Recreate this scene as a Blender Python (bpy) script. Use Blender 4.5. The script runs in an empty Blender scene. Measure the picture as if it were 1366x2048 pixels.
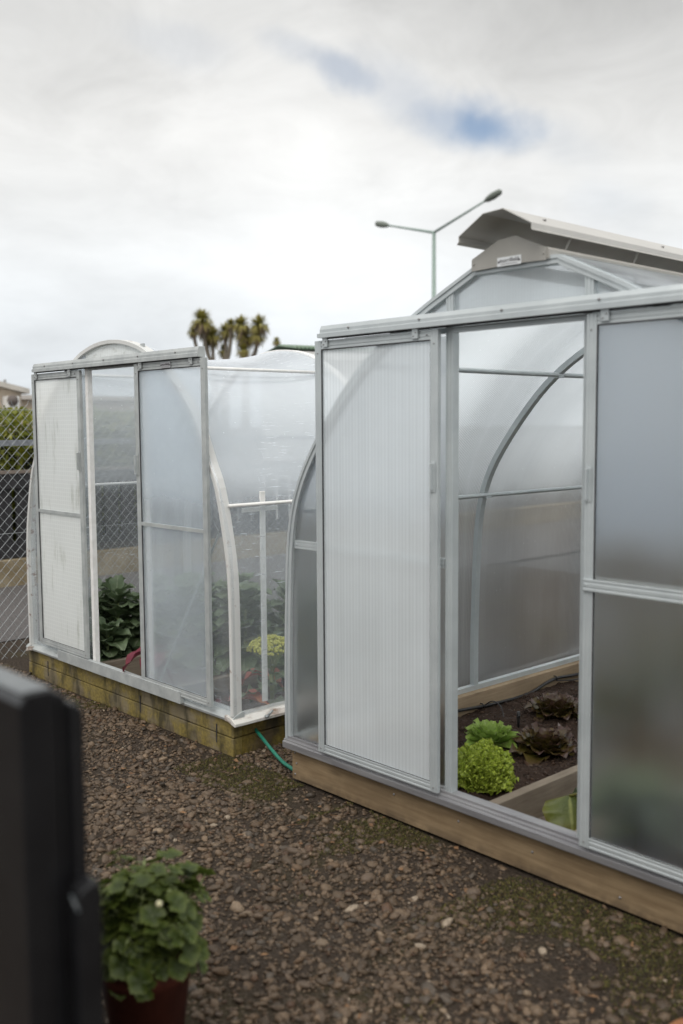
import bpy, math, random
import numpy as np
from mathutils import Vector, Matrix, noise
random.seed(7); rng = np.random.default_rng(7)
S = bpy.context.scene; COL = S.collection
V = Vector
# ------------------------------------------------------------------ camera
YAW, PIT, ROL, FPX = math.radians(42.64364), math.radians(5.049559), math.radians(-0.38160772), 1978.281
CAM = V((3.24632, -2.68756, 1.55))
fw = V((-math.cos(YAW)*math.cos(PIT), math.sin(YAW)*math.cos(PIT), -math.sin(PIT)))
r0 = fw.cross(V((0, 0, 1))).normalized(); u0 = r0.cross(fw)
rt = math.cos(ROL)*r0 + math.sin(ROL)*u0; up = -math.sin(ROL)*r0 + math.cos(ROL)*u0
cd = bpy.data.cameras.new('camera'); cam = bpy.data.objects.new('camera', cd); COL.objects.link(cam)
cam.matrix_world = Matrix(((rt.x, up.x, -fw.x, CAM.x), (rt.y, up.y, -fw.y, CAM.y), (rt.z, up.z, -fw.z, CAM.z), (0, 0, 0, 1)))
cd.sensor_fit = 'AUTO'; cd.sensor_width = 36; cd.lens = 36*FPX/2048; cd.clip_start = .05; cd.clip_end = 2000
cd.dof.use_dof = True; cd.dof.focus_distance = 5.0; cd.dof.aperture_fstop = 1.9
S.camera = cam
def ray(x, y): return fw + rt*((x-683)/FPX) - up*((y-1024)/FPX)
def at(x, y, D): return CAM + ray(x, y)*D
def onx(x, y, X): d = ray(x, y); return CAM + d*((X-CAM.x)/d.x)
def ony(x, y, Y): d = ray(x, y); return CAM + d*((Y-CAM.y)/d.y)
# ------------------------------------------------------------------ world
SUN_EL, SUN_AZ = math.radians(48), math.radians(150)     # azimuth from +Y towards +X
W = bpy.data.worlds.new('World'); S.world = W; W.use_nodes = True
nt = W.node_tree; nt.nodes.clear()
def N(t, typ, ins=None, **kw):
    n = t.nodes.new(typ)
    for k, v in kw.items(): setattr(n, k, v)
    for k, v in (ins or {}).items():
        if isinstance(v, bpy.types.NodeSocket): t.links.new(v, n.inputs[k])
        else: n.inputs[k].default_value = v
    return n
def M_(t, op, a, b=0.0, c=0.0, clamp=False):
    n = N(t, 'ShaderNodeMath', {0: a, 1: b, 2: c}, operation=op); n.use_clamp = clamp; return n.outputs[0]
def MR(t, v, a, b, c=0.0, d=1.0, smooth=True):
    n = N(t, 'ShaderNodeMapRange', {'Value': v, 'From Min': a, 'From Max': b, 'To Min': c, 'To Max': d})
    n.interpolation_type = 'SMOOTHSTEP' if smooth else 'LINEAR'; return n.outputs[0]
def MIX(t, f, a, b):
    n = N(t, 'ShaderNodeMix', data_type='RGBA')
    for k, v in ((0, f), (6, a), (7, b)):
        if isinstance(v, bpy.types.NodeSocket): t.links.new(v, n.inputs[k])
        else: n.inputs[k].default_value = v if k == 0 else tuple(v[:3])+(1,)
    return n.outputs[2]
def RGB(t, v): return t
sky = N(nt, 'ShaderNodeTexSky', sky_type='NISHITA'); sky.sun_disc = False
sky.sun_elevation = SUN_EL; sky.sun_rotation = SUN_AZ
tc = N(nt, 'ShaderNodeTexCoord'); D = tc.outputs['Generated']
sep = N(nt, 'ShaderNodeSeparateXYZ', {0: D}); z = sep.outputs[2]
den = M_(nt, 'ADD', M_(nt, 'MAXIMUM', z, 0.0), .25)
q = N(nt, 'ShaderNodeCombineXYZ', {0: M_(nt, 'DIVIDE', sep.outputs[0], den), 1: M_(nt, 'DIVIDE', sep.outputs[1], den), 2: 0.3}).outputs[0]
n1 = N(nt, 'ShaderNodeTexNoise', {'Vector': q, 'Scale': 1.3, 'Detail': 7.0, 'Roughness': .55, 'Distortion': .3}).outputs[0]
n2 = N(nt, 'ShaderNodeTexNoise', {'Vector': D, 'Scale': 7.0, 'Detail': 5.0, 'Roughness': .6}).outputs[0]
topg = MR(nt, M_(nt, 'ADD', z, M_(nt, 'MULTIPLY', M_(nt, 'SUBTRACT', n1, .5), .25)), .20, .46)          # grey cloud base overhead of the view
zen = MR(nt, z, .5, .85)
lo = MR(nt, z, .14, .0)
b = M_(nt, 'SUBTRACT', 1.05, M_(nt, 'MULTIPLY', topg, .36))
b = M_(nt, 'ADD', b, M_(nt, 'MULTIPLY', zen, .9))
b = M_(nt, 'SUBTRACT', b, M_(nt, 'MULTIPLY', lo, .16))
dl = (ray(0, 500)).normalized(); dr = ray(1366, 60).normalized()
def blob(d, r0_, r1_, src):
    dp = N(nt, 'ShaderNodeVectorMath', {0: src, 1: tuple(d)}, operation='DOT_PRODUCT').outputs['Value']
    return MR(nt, dp, math.cos(math.radians(r1_)), math.cos(math.radians(r0_)))
b = M_(nt, 'SUBTRACT', b, M_(nt, 'MULTIPLY', blob(dl, 2, 18, D), .15))
b = M_(nt, 'SUBTRACT', b, M_(nt, 'MULTIPLY', blob(dr, 2, 20, D), .18))
b = M_(nt, 'ADD', b, M_(nt, 'MULTIPLY', M_(nt, 'SUBTRACT', n1, .5), .50))
b = M_(nt, 'ADD', b, M_(nt, 'MULTIPLY', M_(nt, 'SUBTRACT', n2, .5), .10))
n4 = N(nt, 'ShaderNodeTexNoise', {'Vector': q, 'Scale': 4.2, 'Detail': 8.0, 'Roughness': .6, 'Distortion': .6}).outputs[0]
b = M_(nt, 'ADD', b, M_(nt, 'MULTIPLY', M_(nt, 'MULTIPLY', M_(nt, 'SUBTRACT', n4, .5), .40), MR(nt, z, .1, .3, .4, 1)))
cloud = N(nt, 'ShaderNodeVectorMath', {0: MIX(nt, MR(nt, z, .0, .3), (.93, .985, 1.03), (1.0, 1.0, .985)), 3: b}, operation='SCALE').outputs[0]
# wisps that part over blue
wob = N(nt, 'ShaderNodeTexNoise', {'Vector': D, 'Scale': 9.0, 'Detail': 6.0, 'Roughness': .55})
off = N(nt, 'ShaderNodeVectorMath', {0: wob.outputs[1], 1: (.5, .5, .5)}, operation='SUBTRACT').outputs[0]
off = N(nt, 'ShaderNodeVectorMath', {0: off, 3: .055}, operation='SCALE').outputs[0]
Dw = N(nt, 'ShaderNodeVectorMath', {0: D, 1: off}, operation='ADD').outputs[0]
Dw = N(nt, 'ShaderNodeVectorMath', {0: Dw}, operation='NORMALIZE').outputs[0]
hole = None
for (x, y, wa, wb, tilt, am) in ((978, 262, 4.3, 1.7, 8, .85), (900, 246, 4.0, 1.6, 22, .5), (685, 143, 3.6, 1.1, 18, .42), (600, 112, 2.6, .9, 25, .2), (830, 205, 5.5, 1.6, 30, .24), (350, 82, 3.2, 1.3, 10, .12), (1230, 400, 3, 1.6, 0, .10), (1130, 290, 4, 1.6, 10, .12)):
    d_ = ray(x, y).normalized(); e1 = rt*math.cos(math.radians(tilt))-up*math.sin(math.radians(tilt)); e1 = (e1-d_*e1.dot(d_)).normalized(); e2 = d_.cross(e1)
    va = N(nt, 'ShaderNodeVectorMath', {0: Dw, 1: tuple(e1/math.radians(wa))}, operation='DOT_PRODUCT').outputs['Value']
    vb = N(nt, 'ShaderNodeVectorMath', {0: Dw, 1: tuple(e2/math.radians(wb))}, operation='DOT_PRODUCT').outputs['Value']
    rr_ = M_(nt, 'SQRT', M_(nt, 'ADD', M_(nt, 'MULTIPLY', va, va), M_(nt, 'MULTIPLY', vb, vb)))
    fr_ = N(nt, 'ShaderNodeVectorMath', {0: D, 1: tuple(d_)}, operation='DOT_PRODUCT').outputs['Value']
    rr_ = M_(nt, 'ADD', rr_, M_(nt, 'MULTIPLY', M_(nt, 'SUBTRACT', n2, .5), 1.6))
    m = M_(nt, 'MULTIPLY', M_(nt, 'MULTIPLY', MR(nt, rr_, 1.15, .05), am), M_(nt, 'GREATER_THAN', fr_, .5))
    hole = m if hole is None else M_(nt, 'MAXIMUM', hole, m)
skyb = N(nt, 'ShaderNodeVectorMath', {0: sky.outputs[0], 3: .10}, operation='SCALE').outputs[0]
skyb = N(nt, 'ShaderNodeVectorMath', {0: skyb, 1: (1.05, 1.08, 1.10)}, operation='MULTIPLY').outputs[0]
colr = MIX(nt, hole, cloud, skyb)
bg = N(nt, 'ShaderNodeBackground', {'Color': colr, 'Strength': 1.0})
wo = N(nt, 'ShaderNodeOutputWorld', {'Surface': bg.outputs[0]})
sd = bpy.data.lights.new('sun', 'SUN'); sd.energy = 1.6; sd.angle = math.radians(35); sd.color = (1, .97, .93)
sun = bpy.data.objects.new('sun', sd); COL.objects.link(sun)
sdir = V((math.sin(SUN_AZ)*math.cos(SUN_EL), math.cos(SUN_AZ)*math.cos(SUN_EL), math.sin(SUN_EL)))
sun.rotation_euler = sdir.to_track_quat('Z', 'Y').to_euler()
S.view_settings.view_transform = 'Standard'; S.view_settings.look = 'None'
S.view_settings.exposure = 0.0; S.view_settings.gamma = 1.0
S.render.engine = 'CYCLES'; c_ = S.cycles
c_.use_denoising = True; c_.max_bounces = 14; c_.transparent_max_bounces = 40; c_.transmission_bounces = 12; c_.diffuse_bounces = 4; c_.glossy_bounces = 4
c_.sample_clamp_indirect = 6
# ------------------------------------------------------------------ mesh helpers
class MB:
    def __init__(s): s.v = []; s.f = []; s.uv = []; s.sm = []
    def add(s, vs, fs, uvs=None, smooth=False):
        o = len(s.v); s.v += [tuple(p) for p in vs]
        s.f += [tuple(i+o for i in f) for f in fs]
        s.sm += [smooth]*len(fs)
        s.uv += uvs if uvs else [[(0, 0)]*len(f) for f in fs]
        return s
def tag(o, label=None, cat=None, group=None, kind=None):
    for k, v in (('label', label), ('category', cat), ('group', group), ('kind', kind)):
        if v: o[k] = v
    return o
def obj(name, mb, mat, parent=None, bevel=0, solid=0):
    me = bpy.data.meshes.new(name); me.from_pydata(mb.v, [], mb.f)
    ul = me.uv_layers.new(name='UVMap')
    ul.data.foreach_set('uv', [c for f in mb.uv for p in f for c in p])
    me.polygons.foreach_set('use_smooth', mb.sm)
    me.materials.append(mat); me.update()
    o = bpy.data.objects.new(name, me); COL.objects.link(o)
    if parent: o.parent = parent; o.matrix_parent_inverse = Matrix.Translation(-V(parent.location)) if parent.type == 'EMPTY' else Matrix()
    if parent and parent.type != 'EMPTY' : o.matrix_parent_inverse = Matrix()
    if bevel:
        b_ = o.modifiers.new('bevel', 'BEVEL'); b_.width = bevel; b_.segments = 2; b_.limit_method = 'ANGLE'
    if solid:
        m_ = o.modifiers.new('solid', 'SOLIDIFY'); m_.thickness = solid; m_.offset = 0
    return o
def empty(name, loc=(0, 0, 0)):
    o = bpy.data.objects.new(name, None); o.empty_display_size = .1; COL.objects.link(o); o.location = loc; return o
def box(mb, a, b_):
    (x0, y0, z0), (x1, y1, z1) = a, b_
    v = [(x0, y0, z0), (x1, y0, z0), (x1, y1, z0), (x0, y1, z0), (x0, y0, z1), (x1, y0, z1), (x1, y1, z1), (x0, y1, z1)]
    mb.add(v, [(0, 3, 2, 1), (4, 5, 6, 7), (0, 1, 5, 4), (1, 2, 6, 5), (2, 3, 7, 6), (3, 0, 4, 7)]); return mb
def prism(mb, prof, p0, p1, ax, ay):
    """extrude 2-D profile (in axes ax, ay) from p0 to p1"""
    p0, p1, ax, ay = V(p0), V(p1), V(ax), V(ay); n = len(prof)
    vs = [p0+ax*a+ay*b for a, b in prof]+[p1+ax*a+ay*b for a, b in prof]
    fs = [(i, (i+1) % n, n+(i+1) % n, n+i) for i in range(n)]
    fs += [tuple(range(n-1, -1, -1)), tuple(range(n, 2*n))]
    mb.add(vs, fs); return mb
def ext(mb, p0, p1, w, d, ax, ay=(0, -1, 0)):
    """aluminium extrusion: box w x d with two grooves on the +ay face; p0,p1 is the centre of the back face"""
    h = w/2; g = min(.0025, w*.08); e = .002
    pr = [(-h, 0), (h, 0), (h, d)]
    for c in (h*.45, -h*.45): pr += [(c+g, d), (c+g, d-e), (c-g, d-e), (c-g, d)]
    pr += [(-h, d)]
    return prism(mb, pr, p0, p1, ax, ay)
def tube(mb, pts, r, n=8, caps=True, uvs=False):
    pts = [V(p) for p in pts]; rs = r if isinstance(r, (list, tuple)) else [r]*len(pts)
    vs = []; prev = None
    for i, p in enumerate(pts):
        t = (pts[min(i+1, len(pts)-1)]-pts[max(i-1, 0)]).normalized()
        if prev is None: a = t.orthogonal().normalized()
        else: a = (prev-t*prev.dot(t)).normalized()
        prev = a; b_ = t.cross(a)
        for k in range(n):
            an = 2*math.pi*k/n; vs.append(p+(a*math.cos(an)+b_*math.sin(an))*rs[i])
    fs = [(i*n+k, i*n+(k+1) % n, (i+1)*n+(k+1) % n, (i+1)*n+k) for i in range(len(pts)-1) for k in range(n)]
    if caps: fs += [tuple(range(n-1, -1, -1)), tuple(range((len(pts)-1)*n, len(pts)*n))]
    mb.add(vs, fs, smooth=True); return mb
def bar(mb, p0, p1, w, d, ax, ay):
    return prism(mb, [(-w/2, -d/2), (w/2, -d/2), (w/2, d/2), (-w/2, d/2)], p0, p1, ax, ay)
def sheet(mb, grid, U, Vv, smooth=True):
    """grid[i][j] points, uv from U[i], Vv[j]"""
    ni, nj = len(grid), len(grid[0]); vs = [p for row in grid for p in row]; fs = []; uv = []
    for i in range(ni-1):
        for j in range(nj-1):
            fs.append((i*nj+j, (i+1)*nj+j, (i+1)*nj+j+1, i*nj+j+1)); uv.append([(U[i], Vv[j]), (U[i+1], Vv[j]), (U[i+1], Vv[j+1]), (U[i], Vv[j+1])])
    mb.add(vs, fs, uv, smooth); return mb
def lathe(mb, prof, c, n=28):
    c = V(c); vs = [c+V((r*math.cos(2*math.pi*k/n), r*math.sin(2*math.pi*k/n), z)) for r, z in prof for k in range(n)]
    fs = [(i*n+k, i*n+(k+1) % n, (i+1)*n+(k+1) % n, (i+1)*n+k) for i in range(len(prof)-1) for k in range(n)]
    mb.add(vs, fs, smooth=True); return mb
def screw(mb, p, r=.004, ay=(0, -1, 0)):
    p = V(p); ay = V(ay); return tube(mb, [p, p+ay*.003], [r, r*.8], 6)
def spline(pts, n=8):
    """Catmull-Rom through 2- or 3-D points"""
    P = [V(p) if len(p) == 3 else V((p[0], p[1], 0)) for p in pts]; out = []
    for i in range(len(P)-1):
        a, b_, c, d = P[max(i-1, 0)], P[i], P[i+1], P[min(i+2, len(P)-1)]
        for k in range(n):
            t = k/n; out.append(.5*((2*b_)+(c-a)*t+(2*a-5*b_+4*c-d)*t*t+(3*b_-a-3*c+d)*t**3))
    out.append(P[-1]); return out
# ------------------------------------------------------------------ materials
def newmat(name):
    m = bpy.data.materials.new(name); m.use_nodes = True; t = m.node_tree; t.nodes.clear()
    o = t.nodes.new('ShaderNodeOutputMaterial'); return m, t, o
def pr(t, col, rough=.6, metal=0, bump=None, bstr=.3, bdist=.01, spec=.5, **kw):
    p = N(t, 'ShaderNodeBsdfPrincipled')
    for k, v in (('Base Color', col), ('Roughness', rough), ('Metallic', metal), ('Specular IOR Level', spec)):
        if isinstance(v, bpy.types.NodeSocket): t.links.new(v, p.inputs[k])
        else: p.inputs[k].default_value = (tuple(v)+(1,) if k == 'Base Color' else v)
    if bump is not None:
        b_ = N(t, 'ShaderNodeBump', {'Height': bump, 'Strength': bstr, 'Distance': bdist}); t.links.new(b_.outputs[0], p.inputs['Normal'])
    return p
def noi(t, scale, detail=4, rough=.55, vec=None, stretch=None, coord='Object'):
    v = vec or N(t, 'ShaderNodeTexCoord').outputs[coord]
    if stretch: v = N(t, 'ShaderNodeMapping', {'Vector': v, 'Scale': stretch}).outputs[0]
    return N(t, 'ShaderNodeTexNoise', {'Vector': v, 'Scale': scale, 'Detail': float(detail), 'Roughness': rough})
def ramp(t, f, stops):
    r = N(t, 'ShaderNodeValToRGB', {0: f}); el = r.color_ramp.elements
    while len(el) < len(stops): el.new(.5)
    for e, (p, c) in zip(el, stops): e.position = p; e.color = tuple(c)+(1,)
    return r.outputs[0]
def simple(name, c1, c2, scale=20, rough=.6, metal=0, bstr=.2, stretch=None, spec=.5, lo=.35, hi=.65, bdist=.01):
    m, t, o = newmat(name); n = noi(t, scale, 6, .6, stretch=stretch).outputs[0]
    p = pr(t, ramp(t, n, [(lo, c1), (hi, c2)]), rough, metal, n, bstr, bdist, spec); t.links.new(p.outputs[0], o.inputs[0]); return m
ALU = simple('aluminium', (.46, .495, .505), (.54, .575, .58), 6, .42, .35, .05)
SILL = simple('shaded aluminium sill', (.24, .235, .245), (.33, .325, .33), 9, .42, .5, .08, stretch=(.4, 4, 4))  # aluminium darkened, weak low light on the sill put into the colour
ALU_OLD = simple('weathered aluminium', (.38, .40, .40), (.49, .51, .50), 14, .5, .3, .1)
VENT = simple('taupe steel', (.34, .33, .30), (.39, .375, .345), 5, .5, .1, .03)
FLAP = simple('sky lit taupe steel', (.50, .485, .455), (.56, .545, .51), 5, .32, .2, .03)  # taupe steel with sky glare on the flap top put into the colour
WHITE = simple('white paint', (.72, .71, .68), (.82, .81, .79), 30, .5, 0, .1)
DARK = simple('dark recess', (.03, .028, .03), (.05, .048, .05), 20, .7)
SCREW = simple('screw steel', (.25, .24, .24), (.35, .34, .34), 20, .4, .6)
GALV = simple('galvanised wire', (.24, .26, .27), (.36, .38, .38), 40, .5, .4)
CHAR = simple('charcoal paint', (.008, .008, .009), (.013, .013, .014), 9, .27, 0, .05, spec=.45)
CHARF = simple('charcoal fence timber', (.020, .020, .021), (.035, .033, .036), 9, .45, 0, .3, stretch=(3, 3, .4), spec=.35)
CREAM = simple('cream wall', (.50, .42, .33), (.56, .47, .37), 3, .8)
GREENR = simple('green roof', (.10, .16, .11), (.16, .22, .15), 8, .5)
PIPE = simple('black pipe', (.012, .012, .012), (.03, .028, .028), 30, .4)
HOSE = simple('green hose', (.01, .11, .075), (.015, .17, .11), 30, .35)
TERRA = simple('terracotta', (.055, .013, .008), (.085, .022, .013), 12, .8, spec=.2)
ORANGE = simple('orange terracotta', (.22, .085, .03), (.28, .11, .04), 12, .6)
LAMPG = simple('lamp post grey green', (.22, .29, .26), (.28, .35, .31), 12, .5, .2)
BARK = simple('bark', (.10, .085, .065), (.22, .19, .15), 25, .9, 0, .6)
TEXT = simple('printed lettering', (.08, .07, .08), (.1, .09, .1), 10, .6)
def rusty():
    m, t, o = newmat('rust stained white')
    n = noi(t, 26, 6, .65); f = MR(t, n.outputs[0], .56, .68)
    n2_ = noi(t, 5, 4).outputs[0]; f2 = M_(t, 'MULTIPLY', f, MR(t, n2_, .42, .62))
    c = MIX(t, f2, MIX(t, n2_, (.54, .55, .54), (.68, .67, .64)), (.22, .12, .08))
    p = pr(t, c, .5, .05, n.outputs[0], .15); t.links.new(p.outputs[0], o.inputs[0]); return m
RUSTW = rusty()
SIDES = simple('stained painted sill', (.20, .13, .09), (.60, .58, .54), 14, .6, 0, .3, stretch=(1, .4, 1), lo=.38, hi=.55)
def timber(name, c1, c2, moss=0, ax='X'):
    m, t, o = newmat(name); tcn = N(t, 'ShaderNodeTexCoord').outputs['Object']
    st = (2, 9, 28) if ax == 'X' else (28, 2, 28)
    g = noi(t, 2.2, 8, .6, vec=tcn, stretch=st); blot = noi(t, 3.0, 5, .6, vec=tcn).outputs[0]
    c = ramp(t, g.outputs[0], [(.3, c1), (.7, c2)])
    c = MIX(t, MR(t, blot, .35, .7, 0, .5), c, tuple(v*.62 for v in c1))
    # saw marks across the board
    wv = N(t, 'ShaderNodeTexWave', {'Vector': tcn, 'Scale': 70.0, 'Distortion': 2.0, 'Detail': 2.0}); wv.bands_direction = ax
    c = MIX(t, MR(t, wv.outputs[1], .3, .9, 0, .22), c, tuple(v*.5 for v in c1))
    if True:
        vk = N(t, 'ShaderNodeTexVoronoi', {'Vector': N(t, 'ShaderNodeMapping', {'Vector': tcn, 'Scale': (2.2, 5, 8) if ax == 'X' else (5, 2.2, 8)}).outputs[0], 'Scale': 1.0}).outputs['Distance']
        c = MIX(t, MR(t, vk, .16, .06, 0, .6), c, tuple(v*.35 for v in c1))
        dz_ = N(t, 'ShaderNodeSeparateXYZ', {0: tcn}).outputs[2]; spl = noi(t, 14, 5, .65, vec=tcn).outputs[0]
        c = MIX(t, M_(t, 'MULTIPLY', MR(t, dz_, .07, .0), MR(t, spl, .35, .6, 0, .7)), c, (.07, .05, .032))
    if moss:
        mo = noi(t, 5.5, 6, .65, vec=tcn).outputs[0]
        fine = noi(t, 60, 4, .6, vec=tcn).outputs[0]
        mc = MIX(t, MR(t, fine, .35, .65), (.14, .105, .012), (.28, .205, .03))
        c = MIX(t, MR(t, mo, .40, .58, 0, moss), c, mc)
        dk = noi(t, 9, 5, .6, vec=tcn, stretch=(1, 1, .35)).outputs[0]
        c = MIX(t, MR(t, dk, .46, .66, 0, .8), c, (.035, .03, .016))
    p = pr(t, c, .8, 0, g.outputs[0], .25, .004, .3); t.links.new(p.outputs[0], o.inputs[0]); return m
PINE_X = timber('treated pine lengthways', (.18, .12, .065), (.33, .24, .14))
PINE_Y = timber('treated pine depthways', (.28, .20, .125), (.42, .32, .21), 0, 'Y')
GREY_Y = timber('weathered grey board', (.17, .135, .10), (.29, .245, .19), 0, 'Y')
MOSSY = timber('mossy sleeper', (.17, .14, .085), (.27, .22, .14), .62)
MOSSY_Y = timber('shaded mossy sleeper side', (.09, .065, .035), (.16, .12, .06), .6, 'Y')  # darker copy of the sleeper, shade on the sides put into the colour
def glaz(name, trans, haze, gloss, rough=.3, rib=0, hazecol=(.80, .83, .84), grime=0, rib_w=.02, drops=0, scratch=0, grid=0, tint=(.965, .975, .98), tl=.6, refr=.5, upper_glow=0, ior=1.07):
    """trans: see-through share, of which refr is blurred; haze: scattering share; gloss reflection"""
    m, t, o = newmat(name); uvn = N(t, 'ShaderNodeUVMap').outputs[0]
    sp = N(t, 'ShaderNodeSeparateXYZ', {0: uvn}); u, v = sp.outputs[0], sp.outputs[1]
    hz = M_(t, 'ADD', haze, 0.0)
    hgt = None
    if rib:
        w = M_(t, 'SINE', M_(t, 'MULTIPLY', u, 2*math.pi/rib_w)); 
        st = noi(t, 60, 3, .6, vec=N(t, 'ShaderNodeCombineXYZ', {0: u, 1: M_(t, 'MULTIPLY', v, .008), 2: 0.0}).outputs[0]).outputs[0]
        hz = M_(t, 'ADD', hz, M_(t, 'MULTIPLY', w, rib)); hz = M_(t, 'ADD', hz, M_(t, 'MULTIPLY', M_(t, 'SUBTRACT', st, .5), rib*5))
        hgt = w
    if grid:
        a = M_(t, 'PINGPONG', u, .012); b2 = M_(t, 'PINGPONG', v, .012)
        gl = M_(t, 'MINIMUM', a, b2); hz = M_(t, 'ADD', hz, M_(t, 'MULTIPLY', MR(t, gl, .0045, .0), grid))
    cl = noi(t, 2.3, 5, .6, vec=uvn).outputs[0]
    hz = M_(t, 'ADD', hz, M_(t, 'MULTIPLY', M_(t, 'SUBTRACT', cl, .5), .16))
    if drops:
        vo = N(t, 'ShaderNodeTexVoronoi', {'Vector': uvn, 'Scale': 26.0}, feature='F1').outputs['Distance']
        rnd = noi(t, 8, 3, .6, vec=uvn).outputs[0]
        dm = M_(t, 'MULTIPLY', MR(t, vo, .12, .05), MR(t, rnd, .48, .56)); hz = M_(t, 'ADD', hz, M_(t, 'MULTIPLY', dm, drops))
    if scratch:
        sn = noi(t, 9, 4, .7, vec=uvn, stretch=(.9, 9, 1)).outputs[0]; sr = noi(t, 1.6, 2, .5, vec=uvn).outputs[0]
        sm_ = M_(t, 'MULTIPLY', MR(t, sn, .58, .70), MR(t, sr, .46, .58)); hz = M_(t, 'ADD', hz, M_(t, 'MULTIPLY', sm_, scratch))
        sn = noi(t, 7, 4, .7, vec=uvn, stretch=(9, .6, 1)).outputs[0]
        sm_ = M_(t, 'MULTIPLY', MR(t, sn, .66, .72), MR(t, sr, .48, .6)); hz = M_(t, 'ADD', hz, M_(t, 'MULTIPLY', sm_, scratch*.8))
    if upper_glow:                                   # sky glow painted into the upper sheets as extra haze
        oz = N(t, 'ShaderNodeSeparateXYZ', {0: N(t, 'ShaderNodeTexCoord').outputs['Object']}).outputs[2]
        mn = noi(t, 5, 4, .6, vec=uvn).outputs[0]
        hz = M_(t, 'ADD', hz, M_(t, 'MULTIPLY', MR(t, M_(t, 'ADD', oz, M_(t, 'MULTIPLY', mn, .12)), 1.16, 1.32), upper_glow))
    col = hazecol
    if grime:
        g = noi(t, 6, 6, .65, vec=uvn, stretch=(3, .5, 1)).outputs[0]
        col = MIX(t, MR(t, g, .52, .75, 0, grime), hazecol, (.36, .37, .29))
    lw = N(t, 'ShaderNodeLayerWeight', {'Blend': .25}).outputs['Facing']
    hz = M_(t, 'ADD', hz, M_(t, 'MULTIPLY', M_(t, 'POWER', lw, 3.0), .25), clamp=True)
    bmp = N(t, 'ShaderNodeBump', {'Height': hgt if hgt is not None else cl, 'Strength': .25, 'Distance': .002})
    tr = N(t, 'ShaderNodeBsdfTransparent', {'Color': tuple(tint)+(1,)})
    rf = N(t, 'ShaderNodeBsdfRefraction', {'Color': tuple(tint)+(1,), 'IOR': ior, 'Roughness': rough})
    see = N(t, 'ShaderNodeMixShader', {0: refr, 1: tr.outputs[0], 2: rf.outputs[0]})
    cs = {'Color': col} if isinstance(col, bpy.types.NodeSocket) else {'Color': tuple(col)+(1,)}
    df = N(t, 'ShaderNodeBsdfDiffuse', cs); tn = N(t, 'ShaderNodeBsdfTranslucent', cs)
    sc = N(t, 'ShaderNodeMixShader', {0: tl, 1: df.outputs[0], 2: tn.outputs[0]})
    a = N(t, 'ShaderNodeMixShader', {0: hz, 1: see.outputs[0], 2: sc.outputs[0]})
    gs = N(t, 'ShaderNodeBsdfGlossy', {'Color': (.95, .97, 1, 1), 'Roughness': .18, 'Normal': bmp.outputs[0]})
    fc = N(t, 'ShaderNodeLayerWeight', {'Blend': .5, 'Normal': bmp.outputs[0]}).outputs['Facing']
    fr = M_(t, 'ADD', .035, M_(t, 'MULTIPLY', M_(t, 'POWER', fc, 4.5), .8))
    f = N(t, 'ShaderNodeMixShader', {0: M_(t, 'MULTIPLY', fr, gloss), 1: a.outputs[0], 2: gs.outputs[0]})
    t.links.new(f.outputs[0], o.inputs[0]); return m
TWIN = glaz('clear twinwall', 1, .06, .8, .45, rib=.016, refr=.38, drops=.25, rib_w=.012, tl=.9, hazecol=(.90, .94, .96), upper_glow=.30)
TWIN_DOOR = glaz('clear twinwall front', 1, .026, .3, .5, rib=.008, refr=.95, ior=1.16, rib_w=.018, tl=.75, hazecol=(.82, .90, 1.0), upper_glow=.22, tint=(.945, .94, .93))
OPAL = glaz('opal twinwall', 1, .43, .6, .4, rib=.04, hazecol=(.95, .985, 1.0), tl=.34, refr=.2, rib_w=.018)
OPAL_OLD = glaz('old opal twinwall', 1, .68, .5, .35, hazecol=(.93, .94, .92), tl=.38, grid=.10, grime=.55, refr=.3)
FILM = glaz('clear film', 1, .09, .9, .2, hazecol=(.90, .94, .98), drops=.3, scratch=.4, refr=.08, tl=.42, upper_glow=.25)
FILM_DOOR = glaz('hazy door sheet', 1, .19, .8, .25, hazecol=(.84, .90, .95), drops=.1, refr=.3, tl=.45, upper_glow=.14)
def leafmat(name, c_base, c_mid, c_tip, vein=(.30, .36, .18), trans=.25, rough=.45, bs=.4):
    m, t, o = newmat(name); uvn = N(t, 'ShaderNodeUVMap').outputs[0]
    sp = N(t, 'ShaderNodeSeparateXYZ', {0: uvn}); u, v = sp.outputs[0], sp.outputs[1]
    n = noi(t, 9, 4).outputs[0]
    e = M_(t, 'MULTIPLY', M_(t, 'ABSOLUTE', M_(t, 'SUBTRACT', v, .5)), 2.0)
    k = M_(t, 'ADD', M_(t, 'MAXIMUM', u, M_(t, 'MULTIPLY', e, .8)), M_(t, 'MULTIPLY', M_(t, 'SUBTRACT', n, .5), .5))
    c = ramp(t, k, [(.15, c_base), (.6, c_mid), (.95, c_tip)])
    c = MIX(t, MR(t, M_(t, 'ABSOLUTE', M_(t, 'SUBTRACT', v, .5)), .05, .01, 0, .8), c, vein)
    n3 = noi(t, 45, 3).outputs[0]
    c = MIX(t, MR(t, n3, .3, .7, 0, .3), c, tuple(x*.5 for x in c_mid))
    p = pr(t, c, rough, 0, n3, bs, .004, .4)
    tn = N(t, 'ShaderNodeBsdfTranslucent', {'Color': c})
    mx = N(t, 'ShaderNodeMixShader', {0: trans, 1: p.outputs[0], 2: tn.outputs[0]}); t.links.new(mx.outputs[0], o.inputs[0]); return m
L_FRILL = leafmat('frilly lettuce leaf', (.30, .38, .08), (.34, .44, .05), (.46, .54, .08), (.4, .45, .2), .35)
L_BUTTER = leafmat('butter lettuce leaf', (.38, .46, .16), (.24, .37, .07), (.32, .44, .10), (.45, .5, .25), .3)
L_RED = leafmat('red lettuce leaf', (.24, .27, .04), (.125, .095, .024), (.080, .042, .038), (.12, .08, .04), .15, .28)
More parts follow.
